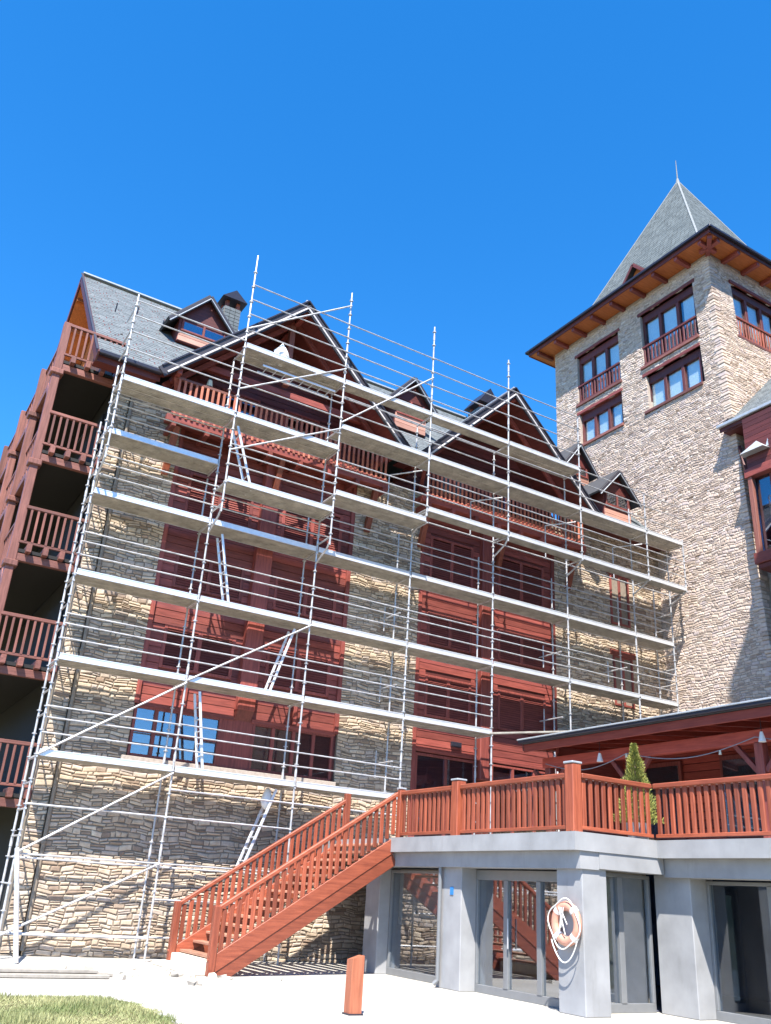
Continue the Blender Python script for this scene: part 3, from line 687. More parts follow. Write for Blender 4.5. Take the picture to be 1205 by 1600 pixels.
# quoins wrap the front corner
q = MB(); rq = random.Random(9); z = 3.5
while z < TZ - 0.15:
    h = rq.uniform(0.09, 0.18); h = min(h, TZ - 0.12 - z); y0 = ty(z + h / 2); a = rq.uniform(0.16, 0.4); b = rq.uniform(0.2, 0.42)
    o_ = rq.uniform(0.02, 0.05); j = 0.012
    q.bbox(TX0 - o_, TX0 + b, y0 - o_, y0 + a, z + j, z + h - j, 0.018); n_ = len(q.f) - len(q.t)
    t_ = rq.random(); q.t[-26:] = [t_] * 26
    z += h
part('quoins', q, M['stone_t'], tower, tint=True, kind='stuff')

def tower_window(u0, u1, z0, z1, face, rail, npan=3):
    """face 'L' looks to -X, 'F' looks to -Y"""
    mp = mpL if face == 'L' else mpF
    yoff = 0
    def bx(mb, a, b, c, d, e0, e1):      # e0,e1 depth into the wall
        if face == 'L': mb.bbox(TX0 + e0, TX0 + e1, a, b, c, d, 0.006)
        else:
            yy = ty((z0 + z1) / 2); mb.bbox(a, b, yy + e0, yy + e1, c, d, 0.006)
        return mb
    f = MB(); fw = 0.1
    for a, b in ((u0, u0 + fw), (u1 - fw, u1)): bx(f, a, b, z0, z1, 0.12, 0.26)
    for a, b in ((z0, z0 + fw), (z1 - 0.34, z1)): bx(f, u0 + fw, u1 - fw, a, b, 0.11, 0.255)
    wn = part('window', f, M['dark_z'], tower)
    for i in range(1, npan):
        u = u0 + (u1 - u0) * i / npan; part('mullion', bx(MB(), u - 0.07, u + 0.07, z0 + fw, z1 - 0.34, 0.115, 0.25), M['dark_z'], wn)
    for i in range(npan):
        a = u0 + (u1 - u0) * i / npan + 0.06; b = u0 + (u1 - u0) * (i + 1) / npan - 0.06
        part('pane', bx(MB(), a, b, z0 + 0.09, z1 - 0.33, 0.20, 0.212), M['glass_t'], wn)
        part('curtain', bx(MB(), a + rnd.uniform(0, 0.2), b - rnd.uniform(0, 0.12), z0 + 0.09, z1 - 0.33, 0.27, 0.28), M['curtain'], wn)
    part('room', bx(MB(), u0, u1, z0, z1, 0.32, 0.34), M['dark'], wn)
    part('lintel', bx(MB(), u0 - 0.12, u1 + 0.12, z1, z1 + 0.14, -0.05, 0.3), M['wood_y' if face == 'L' else 'wood_x'], wn)
    part('sill', bx(MB(), u0 - 0.1, u1 + 0.1, z0 - 0.12, z0, -0.09, 0.3), M['balc_y' if face == 'L' else 'balc_x'], wn)
    if rail:
        br = part('balustrade', bx(MB(), u0, u1, z0 + 0.86, z0 + 0.95, -0.02, 0.08), M['dark_y' if face == 'L' else 'rail_x'], tower)  # left face takes the darker wood: eave shade put into the colour
        part('bottom_rail', bx(MB(), u0, u1, z0 + 0.06, z0 + 0.13, 0.0, 0.06), M['dark_y' if face == 'L' else 'rail_x'], br)
        n = int((u1 - u0) / 0.17); me, _ = link_mesh('baluster', MB().bbox(-0.04, 0.04, -0.02, 0.02, 0, 0.76, 0.008) if face == 'F' else MB().bbox(-0.02, 0.02, -0.04, 0.04, 0, 0.76, 0.008), M['dark_z' if face == 'L' else 'rail_z'], recenter=False)
        for i in range(n):
            u = u0 + 0.09 + (u1 - u0 - 0.18) * i / (n - 1)
            place('baluster', me, (TX0 + 0.03, u, z0 + 0.11) if face == 'L' else (u, ty((z0 + z1) / 2) + 0.03, z0 + 0.11), br)
for h, rl in zip(HL, (1, 0, 1, 0)): tower_window(*h, 'L', rl)
for h in HF: tower_window(*h, 'F', 1)
# eaves: soffit boards, rafters, fascia
TC = Vector((28.35, 21.8, 0)); EH = 5.22; EZT = 23.86
so_ = part('soffit', MB().box(TC.x - EH + .02, TC.x + EH - .02, TC.y - EH + .02, TC.y + EH - .02, TZ + 0.02, TZ + 0.06), M['soffit_x'], tower)
k = 0
for i in range(9):
    y = TC.y - EH + 0.55 + i * (2 * EH - 1.1) / 8
    part('rafter', MB().bbox(TC.x - EH + 0.05, TX0 + 0.1, y - 0.08, y + 0.08, TZ - 0.16, TZ + 0.015), M['wood_x'], tower)
    x = TC.x - EH + 0.55 + i * (2 * EH - 1.1) / 8
    part('rafter', MB().bbox(x - 0.08, x + 0.08, TC.y - EH + 0.05, TY0 + 0.1, TZ - 0.16, TZ + 0.015), M['wood_y'], tower)
part('hip_rafter', MB().bar((TC.x - EH + 0.1, TC.y - EH + 0.1, TZ - 0.08), (TX0 + 0.1, TY0 + 0.1, TZ - 0.08), 0.16, 0.19), M['wood_x'], tower)
for a in range(4):
    c_, s_ = [(1, 0), (0, 1), (-1, 0), (0, -1)][a]; d = Vector((c_, s_, 0)); p = Vector((-s_, c_, 0))
    mid = TC + d * EH
    part('fascia', MB().bar(mid - p * (EH + .02) + Vector((0, 0, EZT)), mid + p * (EH + .02) + Vector((0, 0, EZT)), 0.05, 0.24), M['dark_x'], tower)
    part('gutter', MB().bar(mid + d * 0.09 - p * (EH + .14) + Vector((0, 0, EZT + 0.1)), mid + d * 0.09 + p * (EH + .14) + Vector((0, 0, EZT + 0.1)), 0.12, 0.1), M['dark_metal'], tower)
AP = Vector((TC.x, TC.y, 33.4)); BR, BZ = 3.35, 25.75
for a in range(4):
    c_, s_ = [(-1, 0), (0, -1), (1, 0), (0, 1)][a]; d = Vector((c_, s_, 0)); p = Vector((-s_, c_, 0))
    lo = [TC + d * (EH + .05) + p * (k2 * (EH + .05)) + Vector((0, 0, EZT + .12)) for k2 in (1, -1)]
    br = [TC + d * BR + p * (k2 * BR) + Vector((0, 0, BZ)) for k2 in (1, -1)]
    rp = part('tower_roof', MB().add([lo[1], lo[0], br[0], br[1]], [(0, 1, 2, 3)]).add([br[1], br[0], AP], [(0, 1, 2)]), M['under'], tower)
    if a < 2:
        o1 = TC + d * (EH + .05) + Vector((0, 0, EZT + .12)); v1 = (TC + d * BR + Vector((0, 0, BZ))) - o1; n1 = p.cross(v1).normalized()
        if n1.z < 0: n1 = -n1
        slates(rp, o1, p, v1, n1, v1.length, lambda t, L=v1.length: [(-(EH + .05) + (EH + .05 - BR) * t / L, (EH + .05) - (EH + .05 - BR) * t / L)], seed=31 + a, m='slate_t')
        o2 = TC + d * BR + Vector((0, 0, BZ)); v2 = AP - o2; n2 = p.cross(v2).normalized()
        if n2.z < 0: n2 = -n2
        slates(rp, o2, p, v2, n2, v2.length, lambda t, L=v2.length: [(-BR * (1 - t / L), BR * (1 - t / L))], seed=41 + a, m='slate_t')
    e = TC + (d + p) * BR + Vector((0, 0, BZ)); e2 = TC + (d + p) * (EH + .05) + Vector((0, 0, EZT + .12))
    part('hip_flashing', MB().bar(AP, e, 0.09, 0.04, d + p).bar(e, e2, 0.09, 0.04, d + p), M['slate_trim'], tower)
fn = MB(); fn.tube(AP + Vector((0, 0, -0.3)), AP + Vector((0, 0, 0.15)), 0.14, 10, 0.05); fn.tube(AP + Vector((0, 0, 0.15)), AP + Vector((0, 0, 1.35)), 0.035, 8, 0.015)
part('finial', fn, M['slate_trim'], tower)
# dormer on the left slope of the tower roof (faces -X)
dm = part('dormer', MB().box(24.25, 26.0, 20.55, 21.75, 24.4, 24.75), M['soffit_z'], tower)
part('gablet', MB().prism([(24.22, 20.3, 24.6), (24.22, 22.0, 24.6), (24.22, 21.15, 25.6)], (0.1, 0, 0)), M['soffit_z'], dm)
for s in (-1, 1):
    n_ = Vector((0, s, 0.9)).normalized(); pl = [Vector((23.98, 21.15, 25.72)), Vector((26.6, 21.15, 25.72)), Vector((26.0, 21.15 + s * 1.0, 24.55)), Vector((23.98, 21.15 + s * 1.0, 24.55))]
    part('dormer_roof', MB().prism(pl, n_ * 0.06), M['under'], dm)
    part('bargeboard', MB().bar((23.96, 21.15, 25.66), (23.96, 21.15 + s * 1.0, 24.5), 0.04, 0.14, n_), M['dark_y'], dm)

# ================================================================== TIMBER WING (right of the tower)
wing = thing('timber_wing', (24.2, 14, GZ), 'slate-roofed wing with a red timber oriel window jutting out beside the tower corner', 'building')
part('wall', MB().box(24.5, 31, 5, 16.9, GZ, 15.6), M['mortar_t'], wing)
ws = masonry(12.2, 16.7, 4, 10.0, [], 0.12, 0.2, 0.2, 0.5, 51)
stones(ws, lambda u, z, d: (24.5 - d, u, z), wing, M['stone_t'], 0, lambda r: r[0], 0.04, 52)
nR = Vector((-1, 0, 1)).normalized()
wr = part('roof', MB().prism([(23.62, 17.42, 15.85), (24.02, 17.36, 16.25), (30.5, 17.3, 22.73), (30.5, 4, 22.73), (23.62, 4, 15.85)], -nR * 0.14), M['dark_y'], wing)
slates(wr, (23.62, 17.38, 15.85), (0, -1, 0), (1, 0, 1), nR, 9.7, lambda t: [(0.06 if t > 0.6 else 0, 13.3)], seed=61)
part('fascia', MB().bbox(23.58, 23.64, 4, 17.42, 15.6, 15.82), M['dark_y'], wing)
part('gutter', MB().bbox(23.46, 23.58, 4, 17.46, 15.74, 15.86, 0.02), M['zinc'], wing)
part('abutment_flashing', MB().bar((23.7, 17.3, 15.98), (30.4, 17.22, 22.7), 0.05, 0.06, (-1, 0, 1)), M['dark_metal'], wing)
part('eave_soffit', MB().box(23.64, 24.6, 4, 17.3, 15.55, 15.6), M['dark_y'], wing)
OX = 23.42
orl = part('oriel', MB().box(OX + 0.42, 24.6, 12, 16.4, 10.4, 15.55), M['dark_y'], wing)
part('oriel_beam', MB().bbox(OX - 0.02, OX + 0.3, 12, 16.52, 13.42, 13.72), M['wood_y'], orl)
part('oriel_sill', MB().bbox(OX - 0.04, OX + 0.34, 12, 16.5, 10.36, 10.72), M['wood_y'], orl)
part('oriel_floor', MB().box(OX + 0.02, 24.5, 12, 16.42, 10.2, 10.34), M['dark_y'], orl)
z = 13.74
while z < 15.5:
    part('board', MB().bbox(OX + 0.06, OX + 0.1, 12, 16.42, z, z + 0.185, 0.006), M['dark_y'], orl); z += 0.19
part('oriel_panel', MB().box(OX + 0.1, OX + 0.42, 12, 16.4, 13.72, 15.55), M['dark_y'], orl)
for y in (16.36, 14.3, 12.2): part('oriel_post', MB().bbox(OX + 0.02, OX + 0.16, y - 0.08, y + 0.08, 10.72, 13.42), M['balc_z'], orl)
for y in (15.7,): part('mullion', MB().bbox(OX + 0.2, OX + 0.26, y - 0.05, y + 0.05, 10.72, 13.42), M['dark_z'], orl)
part('pane', MB().box(OX + 0.22, OX + 0.235, 12, 16.3, 10.72, 13.42), M['glass_blue'], orl)
part('corner_strut', MB().bar((24.0, 17.0, 15.0), (OX + 0.1, 16.5, 13.7), 0.1, 0.14), M['dark_z'], wing)
part('eave_strut', MB().bar((OX + 0.1, 15.6, 14.3), (23.6, 15.2, 15.5), 0.1, 0.1), M['zinc'], wing)
part('ledge_cap', MB().add([(OX - 0.25, 16.45, 14.2), (OX - 0.25, 15.55, 14.2), (OX + 0.06, 15.5, 14.2), (OX + 0.06, 16.5, 14.2), (OX + 0.03, 15.95, 14.62)], [(0, 1, 4), (1, 2, 4), (3, 0, 4), (0, 3, 2, 1)]), M['zinc'], wing)
# added block and roof, out of view, shaped to throw shade on the tower
part('shadow_caster_block', MB().box(16.4, 31, 2.5, 8.0, GZ, 26.6), M['mortar_t'], wing)
part('shadow_caster_roof', MB().add([(16.4, 2.5, 26.61), (31, 2.5, 26.61), (31, 8, 26.61), (16.4, 8, 26.61), (20, 5.2, 28), (28, 5.2, 28)], [(0, 3, 2, 1), (0, 1, 5, 4), (1, 2, 5), (2, 3, 4, 5), (3, 0, 4)]), M['slate'], wing, tint=True)

# ================================================================== GLAZED ANNEX UNDER THE TERRACE
annex = thing('glazed_annex', (10.9, 12, GZ), 'low grey concrete annex with glazed doors under the timber terrace', 'building')
TZ1, TZ0, BM = 1.17, 0.88, 0.60
fz = MB().prism([(10.74, 11.52, TZ0), (12.66, 11.52, TZ0), (12.66, 2, TZ0), (19.2, 2, TZ0), (19.2, 12.1, TZ0), (23.95, 12.1, TZ0), (23.95, 20.9, TZ0), (10.74, 20.9, TZ0)], (0, 0, TZ1 - TZ0))
part('terrace_slab', fz, M['concrete'], annex)
part('beam', MB().box(10.88, 11.3, 11.56, 18.7, BM, TZ0 - 0.002), M['concrete'], annex)
part('beam', MB().box(11.3, 12.82, 11.54, 11.9, BM + 0.02, TZ0 - 0.002), M['concrete'], annex)
part('beam', MB().box(12.86, 13.3, 2, 11.6, BM - 0.02, TZ0 - 0.002), M['concrete'], annex)
def column(x0, x1, y0, y1): part('column', MB().bbox(x0, x1, y0, y1, GZ, BM + 0.03, 0.012), M['concrete'], annex)
column(10.95, 11.5, 11.6, 12.22); column(11.0, 11.62, 15.0, 15.78); column(11.1, 11.6, 18.2, 18.8)
column(13.0, 13.6, 11.15, 11.95); column(13.2, 13.7, 8.0, 8.6)
part('side_wall', MB().box(11.61, 23.9, 18.5, 18.75, GZ, TZ0 - 0.003), M['concrete'], annex)
ir = MB(); ir.box(13.55, 19, 2, 12.15, GZ + 0.005, GZ + 0.02).box(11.8, 19, 12.15, 18.45, GZ + 0.005, GZ + 0.02); part('interior_floor', ir, M['poolfloor'], annex)
part('interior_wall', MB().box(17.6, 17.8, 2, 17.7, GZ + 0.02, TZ0 - 0.01), M['inner'], annex)
part('roller_blind', MB().box(11.6, 11.62, 15.85, 18.15, -0.55, BM - 0.02), M['beige'], annex)
part('inner_partition', MB().box(13.4, 13.5, 12.6, 14.2, GZ + 0.02, TZ0 - 0.01), M['beige'], annex)
def glazing(name, p0, p1, z0, z1, n, gl='glass_dark', fw=0.06, mid=None, heads=0.0):
    """framed glazing along p0->p1 (plan points)"""
    p0, p1 = Vector((*p0, 0)), Vector((*p1, 0)); d = (p1 - p0); L = d.length; d.normalize(); nn = Vector((d.y, -d.x, 0)); Z = Vector((0, 0, 1))
    def bx(a, b, c, e, t=0.05): return MB().obox(p0 + d * ((a + b) / 2) + Z * ((c + e) / 2), d, nn, Z, (b - a) / 2, t, (e - c) / 2, 0.006)
    f = bx(0, L, z0, z0 + 0.14)
    for (a, b, c, e) in ((0, L, z1 - fw - heads, z1), (0, fw, z0 + 0.14, z1 - fw - heads), (L - fw, L, z0 + 0.14, z1 - fw - heads)):
        g = bx(a, b, c, e, 0.049); f.add(g.v, g.f)
    w_ = part(name, f, M['frame_grey'], annex)
    for i in range(1, n):
        part('mullion', bx(L * i / n - 0.06, L * i / n + 0.06, z0 + 0.14, z1 - fw - heads, 0.06), M['frame_grey'], w_)
    for i in range(n):
        part('pane', bx(L * i / n + 0.05, L * (i + 1) / n - 0.05, z0 + 0.13, z1 - fw - heads + 0.01, 0.006), M[gl], w_)
    return w_
g1 = glazing('window', (11.42, 18.2), (11.42, 15.78), GZ, BM - 0.05, 1)
g2 = glazing('door', (11.4, 15.0), (11.4, 12.22), GZ, BM - 0.02, 3, heads=0.12)
part('handle', MB().tube((11.3, 13.95, -0.75), (11.3, 13.95, -0.25), 0.015, 6), M['steel'], g2)
g3 = glazing('window', (11.5, 12.1), (13.0, 12.1), GZ, BM, 2)
g4 = glazing('window', (13.45, 11.15), (13.45, 8.6), GZ, BM - 0.04, 2); glazing('window', (13.45, 8.0), (13.45, 4.0), GZ, BM - 0.04, 3)
dpm = MB(); dpm.tube((10.93, 15.62, GZ + 0.12), (10.93, 15.62, TZ0), 0.04, 10); dpm.path([(10.93, 15.62, GZ + 0.13), (10.86, 15.66, GZ + 0.06)], 0.04, 10)
part('downpipe', dpm, M['frame_grey'], annex)
part('notice', MB().box(10.988, 10.996, 15.25, 15.36, 0.10, 0.24), M['blue'], annex)

# ---- terrace railing
rail = thing('terrace_railing', (10.9, 11.6, TZ1), 'russet timber balustrade running around the edge of the raised terrace', 'railing')
bal, _ = link_mesh('baluster', MB().bbox(-0.022, 0.022, -0.045, 0.045, 0, 0.82, 0.012), M['rail_z'], recenter=False)
balx, _ = link_mesh('baluster', MB().bbox(-0.045, 0.045, -0.022, 0.022, 0, 0.82, 0.012), M['rail_z'], recenter=False)
def run(p0, p1, axis):
    p0, p1 = Vector(p0), Vector(p1); L = (p1 - p0).length; d = (p1 - p0) / L
    part('handrail', MB().bar(p0 + Vector((0, 0, 0.93)), p1 + Vector((0, 0, 0.93)), 0.13, 0.09, b=0.015), M['rail_' + axis], rail)
    part('bottom_rail', MB().bar(p0 + Vector((0, 0, 0.08)), p1 + Vector((0, 0, 0.08)), 0.08, 0.06), M['rail_' + axis], rail)
    n = int(L / 0.152)
    for i in range(n):
        q_ = p0 + d * ((i + 0.5) * L / n); place('baluster', bal if axis == 'y' else balx, q_ + Vector((0, 0, 0.09)), rail)
def newel(x, y, h=1.13, s=0.11):
    n_ = part('newel_post', MB().bbox(x - s, x + s, y - s, y + s, TZ1 - 0.02, TZ1 + h, 0.015), M['rail_z'], rail)
    part('cap', MB().bbox(x - s - 0.012, x + s + 0.012, y - s - 0.012, y + s + 0.012, TZ1 + h, TZ1 + h + 0.035), M['zinc'], n_)
RX = 10.92
newel(RX, 17.2, 1.02, 0.07); newel(RX, 15.05, 1.06); newel(RX, 11.72, 1.12, 0.105)
run((RX, 17.12, TZ1), (RX, 15.17, TZ1), 'y'); run((RX, 14.93, TZ1), (RX, 11.86, TZ1), 'y')
run((RX + 0.14, 11.7, TZ1), (12.76, 11.7, TZ1), 'x'); run((12.8, 11.62, TZ1), (12.8, 4.0, TZ1), 'y')

# ---- timber staircase
stair = thing('timber_staircase', (7, 17.3, GZ), 'straight russet timber staircase climbing from the pavement to the terrace', 'staircase')
sx0, sx1, sy0, sy1 = 6.95, 10.86, 17.28, 19.5
def sz(x): return GZ + 0.12 + (x - sx0) / (sx1 - sx0) * (TZ1 - GZ - 0.12)
for y in (sy0, sy1):
    part('stringer', MB().bar((sx0 - 0.02, y, sz(sx0) + 0.04), (sx1, y, sz(sx1) - 0.12), 0.07, 0.27), M['rail_x'], stair)
    part('stringer', MB().bar((sx0 + 0.12, y + 0.012, sz(sx0) - 0.16), (sx1, y + 0.012, sz(sx1) - 0.42), 0.06, 0.25), M['rail_x'], stair)
    part('handrail', MB().bar((sx0 - 0.05, y, sz(sx0) + 0.98), (sx1 + 0.02, y, sz(sx1) + 0.93), 0.1, 0.08, b=0.012), M['rail_x'], stair)
    part('newel_post', MB().bbox(sx0 - 0.07, sx0 + 0.07, y - 0.07, y + 0.07, GZ, sz(sx0) + 1.08, 0.015), M['rail_z'], stair)
    for i in range(26):
        x = sx0 + 0.15 + i * (sx1 - sx0 - 0.22) / 25
        place('baluster', balx, (x, y - 0.004, sz(x) + 0.11), stair)
part('newel_post', MB().bbox(sx1 - 0.09, sx1 + 0.05, sy1 - 0.07, sy1 + 0.07, TZ1, TZ1 + 1.05, 0.015), M['rail_z'], stair)
NT = 14
for i in range(NT):
    x = sx0 + 0.12 + (i + 0.5) * (sx1 - sx0 - 0.2) / NT; z = sz(x)
    part('tread', MB().bbox(x - 0.10, x + 0.12, sy0 + 0.04, sy1 - 0.04, z - 0.03, z + 0.02, 0.006), M['tread'], stair)
for k, (a, b) in enumerate(((sx0 - 0.34, sx0 + 0.0), (sx0 - 0.02, sx0 + 0.3))):
    part('stone_step', MB().bbox(a, b, sy0 - 0.02 + 0.1, sy1 + 0.1, GZ, GZ + 0.09 + k * 0.15, 0.015), M['step'], stair)

# ================================================================== PAVILION ON THE TERRACE
pav = thing('terrace_pavilion', (16, 14, TZ1), 'open maroon timber pavilion with a low slate roof on the terrace', 'pavilion')
part('roof', MB().prism([(15.42, 18.45, 3.98), (15.42, 4, 3.98), (23.9, 4, 4.95), (23.9, 18.45, 4.95)], (0, 0, -0.09)), M['slate'], pav, tint=True)
part('gutter', MB().bbox(15.3, 15.42, 4, 18.5, 3.90, 4.0, 0.02), M['dark_metal'], pav)
part('gutter_lip', MB().bbox(15.27, 15.31, 4, 18.5, 3.97, 4.005), M['zinc'], pav)
part('fascia', MB().bbox(15.43, 15.48, 4, 18.4, 3.68, 3.88), M['pav_y'], pav)
part('verge_board', MB().bar((15.45, 18.46, 3.82), (23.8, 18.46, 4.78), 0.05, 0.2), M['dark_x'], pav)
for i in range(16):
    y = 18.2 - i * 0.9; part('rafter', MB().bar((15.5, y, 3.80), (20.5, y, 4.38), 0.09, 0.14), M['pav_x'], pav)
part('soffit', MB().prism([(15.5, 18.4, 3.885), (15.5, 4, 3.885), (23.8, 4, 4.84), (23.8, 18.4, 4.84)], (0, 0, -0.02)), M['pav_y'], pav)
part('front_beam', MB().bbox(15.98, 16.16, 4, 18.3, 3.32, 3.58), M['pav_y'], pav)
for y in (18.1, 15.25, 11.7, 8.2):
    part('post', MB().bbox(15.97, 16.17, y - 0.1, y + 0.1, TZ1, 3.32, 0.015), M['wood_z'], pav)
    for s in (-1, 1): part('knee_brace', MB().bar((16.07, y + s * 0.1, 2.75), (16.07, y + s * 0.6, 3.32), 0.1, 0.1), M['wood_z'], pav)
pw = part('back_wall', MB().box(18.6, 18.8, 4, 18.0, TZ1, 4.2), M['dark_y'], pav)
for k in range(15): part('board', MB().bbox(18.55, 18.6, 4, 18.0, TZ1 + 0.02 + k * 0.195, TZ1 + 0.2 + k * 0.195, 0.008), M['pav_y'], pw)
for y in (16.6, 13.9, 12.2, 10.4):
    wv = part('window', MB().bbox(18.46, 18.545, y - 0.75, y + 0.75, TZ1 + 0.55, 3.62), M['wood_z'], pav)
    part('pane', MB().box(18.445, 18.455, y - 0.66, y + 0.66, TZ1 + 0.64, 3.5), M['glass'], wv)
    part('blind', MB().box(18.456, 18.459, y - 0.66, y + 0.66, TZ1 + 0.64, 3.5), M['blind'], wv)
part('end_wall', MB().box(16.2, 18.6, 17.9, 18.0, TZ1, 3.9), M['wood_x'], pav)

# ================================================================== SCAFFOLDING
scaf = thing('scaffolding', (3.6, 20, GZ), 'tall galvanised tube scaffolding with steel decks covering the hotel front', 'scaffolding')
XS = [3.6, 6.57, 9.63, 12.63, 15.6, 18.6, 21.6, 23.4]
YO, YI, YU = 20.0, 20.73, 19.27
base = [GZ, GZ, GZ, TZ1, TZ1, 2.0, 2.0, 2.0]
zb = [9.0, 8.45, 8.35, 10.0, 10.0, 10.1, 10.15, 10.15]                # where the upper lift is bracketed outwards
top = [13.65, 16.35, 16.45, 16.5, 16.45, 15.3, 13.3, 12.05]
def standard(x, y, z0, z1):
    m_ = MB().tube((x, y, z0), (x, y, z1), 0.0245, 8)
    z = z0 + 0.3
    while z < z1 - 0.1: m_.tube((x, y, z), (x, y, z + 0.02), 0.055, 8); z += 0.5
    z = z0 + 2.0
    while z < z1 - 0.2: m_.tube((x, y, z), (x, y, z + 0.18), 0.032, 8); z += 2.0
    return part('standard', m_, M['steel'], scaf)
for i, x in enumerate(XS):
    standard(x, YO, base[i] + 0.05, min(13.2, top[i] - 0.3) if i else 11.9)
    standard(x, YI, base[i] + 0.05, 9.9 if i not in (0, 7) else 10.6)
    standard(x, YU, zb[i], top[i])
    part('bracket', MB().path([(x, YU, zb[i] + 0.25), (x, YU + 0.02, zb[i] + 0.08), (x, YU + 0.14, zb[i] - 0.06), (x, YO, zb[i] - 0.32)], 0.026, 8).tube((x, YU, zb[i] + 0.22), (x, YO, zb[i] + 0.22), 0.024, 8), M['steel'], scaf)
    if base[i] < 0:
        for y in (YO, YI): part('base_plate', MB().box(x - 0.08, x + 0.08, y - 0.08, y + 0.08, GZ, GZ + 0.012).tube((x, y, GZ), (x, y, GZ + 0.3), 0.019, 8), M['steel'], scaf)
for xe, zz0, zz1 in ((XS[0], -0.2, 9.6), (XS[-1], 4.6, 9.8)):
    z = zz0
    while z < zz1:
        part('end_rail', MB().tube((xe, YO - 0.08, z), (xe, YI + 0.08, z), 0.021, 6), M['steel'], scaf); z += 0.52 if int(z * 2) % 4 else 0.9
for z in (9.9, 10.7, 11.6, 12.1, 12.6, 13.3): part('end_rail', MB().tube((XS[0], YU - 0.08, z), (XS[0], YO + 0.08, z), 0.021, 6), M['steel'], scaf)
decks = [(2.42, YO, 0, 3), (4.48, YO, 0, 4), (6.45, YO, 0, 7), (8.5, YO, 0, 7), (10.15, YO, 0, 1), (9.42, YU, 1, 2), (9.95, YU, 2, 3), (10.3, YU, 3, 7),
         (11.28, YU, 0, 2), (11.98, YU, 2, 7), (13.42, YU, 1, 5)]
HAT = {(13.42, 1), (11.28, 0)}
def plank(x0, x1, y0, y1, z):
    m_ = MB(); m_.box(x0, x1, y0, y1, z - 0.03, z - 0.02)               # ribbed steel plank seen from above and below
    nrib = 5
    for k in range(nrib):
        yy = y0 + 0.01 + k * (y1 - y0 - 0.02) / (nrib - 1)
        m_.box(x0, x1, yy - 0.007, yy + 0.007, z - 0.045, z - 0.03) if 0 < k < nrib - 1 else m_.box(x0, x1, yy - 0.01, yy + 0.01, z - 0.055, z - 0.0201)
    for xx in (x0, x1): m_.box(xx - 0.025, xx + 0.025, y0 - 0.001, y1 + 0.001, z - 0.056, z - 0.019)
    return part('deck_plank', m_, M['deck'], scaf)
RL = {}
for (z, yf, i0, i1) in decks:
    for i in range(i0, i1):
        x0, x1 = XS[i] + 0.04, XS[i + 1] - 0.04; zt = z - 0.085
        plank(x0, x1, yf + 0.03, yf + 0.345, zt)
        if not (z == 10.3 or (z == 13.42 and i in (2, 3))): plank(x0, x1, yf + 0.36, yf + 0.68, zt)
        part('toeboard', MB().box(x0, x1, yf - 0.035, yf - 0.005, zt - 0.05, z).box(x0, x1, yf - 0.042, yf - 0.035, z - 0.02, z), M['alu'], scaf)  # pale aluminium colour stands in for sunlight on these edges
        part('ledger', MB().tube((XS[i], yf, zt - 0.03), (XS[i + 1], yf, zt - 0.03), 0.022, 6), M['steel'], scaf)
        part('ledger', MB().tube((XS[i], yf + 0.73, zt - 0.03), (XS[i + 1], yf + 0.73, zt - 0.03), 0.022, 6), M['steel'], scaf)
        hs_ = (0.45, 0.94, 1.43, 1.92) if z > 13 else ((0.78, 1.27, 1.76, 2.2) if z == 11.28 and i == 0 else ((0.42, 0.9, 1.36) if z > 11 else (0.38, 0.70, 0.94)))
        if z == 11.98 and i < 5: hs_ = (0.42, 0.9)
        if z == 11.28 and i == 1: hs_ = (0.42, 0.9, 1.36)
        for h in hs_:
            if z == 2.42 and i == 2 and h > 0.9: continue
            part('guardrail', MB().tube((XS[i], yf - 0.03, z + h - 0.03 + rnd.uniform(-0.015, 0.015)), (XS[i + 1], yf - 0.03, z + h - 0.03 + rnd.uniform(-0.015, 0.015)), 0.018, 6), M['steel'], scaf)
    for i in range(i0, i1 + 1):
        part('transom', MB().tube((XS[i], yf - 0.05, z - 0.165), (XS[i], yf + 0.76, z - 0.165), 0.022, 6), M['steel'], scaf)
for (z, i0, i1, y) in ((1.32, 0, 2, YO), (0.36, 0, 2, YO), (0.3, 0, 2, YI), (-0.35, 1, 2, YO), (-1.1, 0, 1, YO), (-1.12, 0, 2, YI), (1.9, 1, 3, YO)):
    for i in range(i0, i1): part('ledger', MB().tube((XS[i], y, z), (XS[i + 1], y, z), 0.022, 6), M['steel'], scaf)
for (x0, z0, x1, z1, y) in ((3.35, -1.25, 6.57, 0.36, YO), (3.6, 0.38, 6.57, 2.25, YO), (3.6, 2.3, 6.57, 4.3, YO), (6.57, 4.35, 9.63, 6.3, YO),
                            (6.57, 10.15, 9.63, 11.8, YU), (6.57, 11.95, 9.63, 13.75, YU), (6.57, 13.85, 9.63, 15.95, YU), (9.63, 12.0, 12.63, 14.6, YU)):
    part('diagonal_brace', MB().tube((x0, y - 0.06, z0), (x1, y - 0.06, z1), 0.024, 8), M['steel'], scaf)
part('raker', MB().tube((3.86, 19.15, GZ), (3.6, 19.95, 0.45), 0.05, 8), M['steel'], scaf)
part('tie_plank', MB().bar((15.5, 20.05, 4.36), (18.75, 20.0, 4.86), 0.2, 0.05), M['deck'], scaf)
for i in (3, 4, 5, 6):     # frames of the inner walkway seen behind the balcony level
    part('inner_frame', MB().path([(XS[i] - 0.9, 19.98, 10.2), (XS[i] - 0.9, 19.98, 11.3), (XS[i] - 0.2, 19.3, 11.4)], 0.02, 6), M['steel'], scaf)
for i, (zz) in enumerate((3.2, 5.2, 7.2)):
    for xx in (12.3, 18.2, 21.0): part('wall_tie', MB().tube((xx, 19.9, zz), (xx, YW - 0.02, zz), 0.022, 6).tube((xx, YI, zz - 0.35), (xx, YI, zz + 0.35), 0.02, 6), M['steel'], scaf)
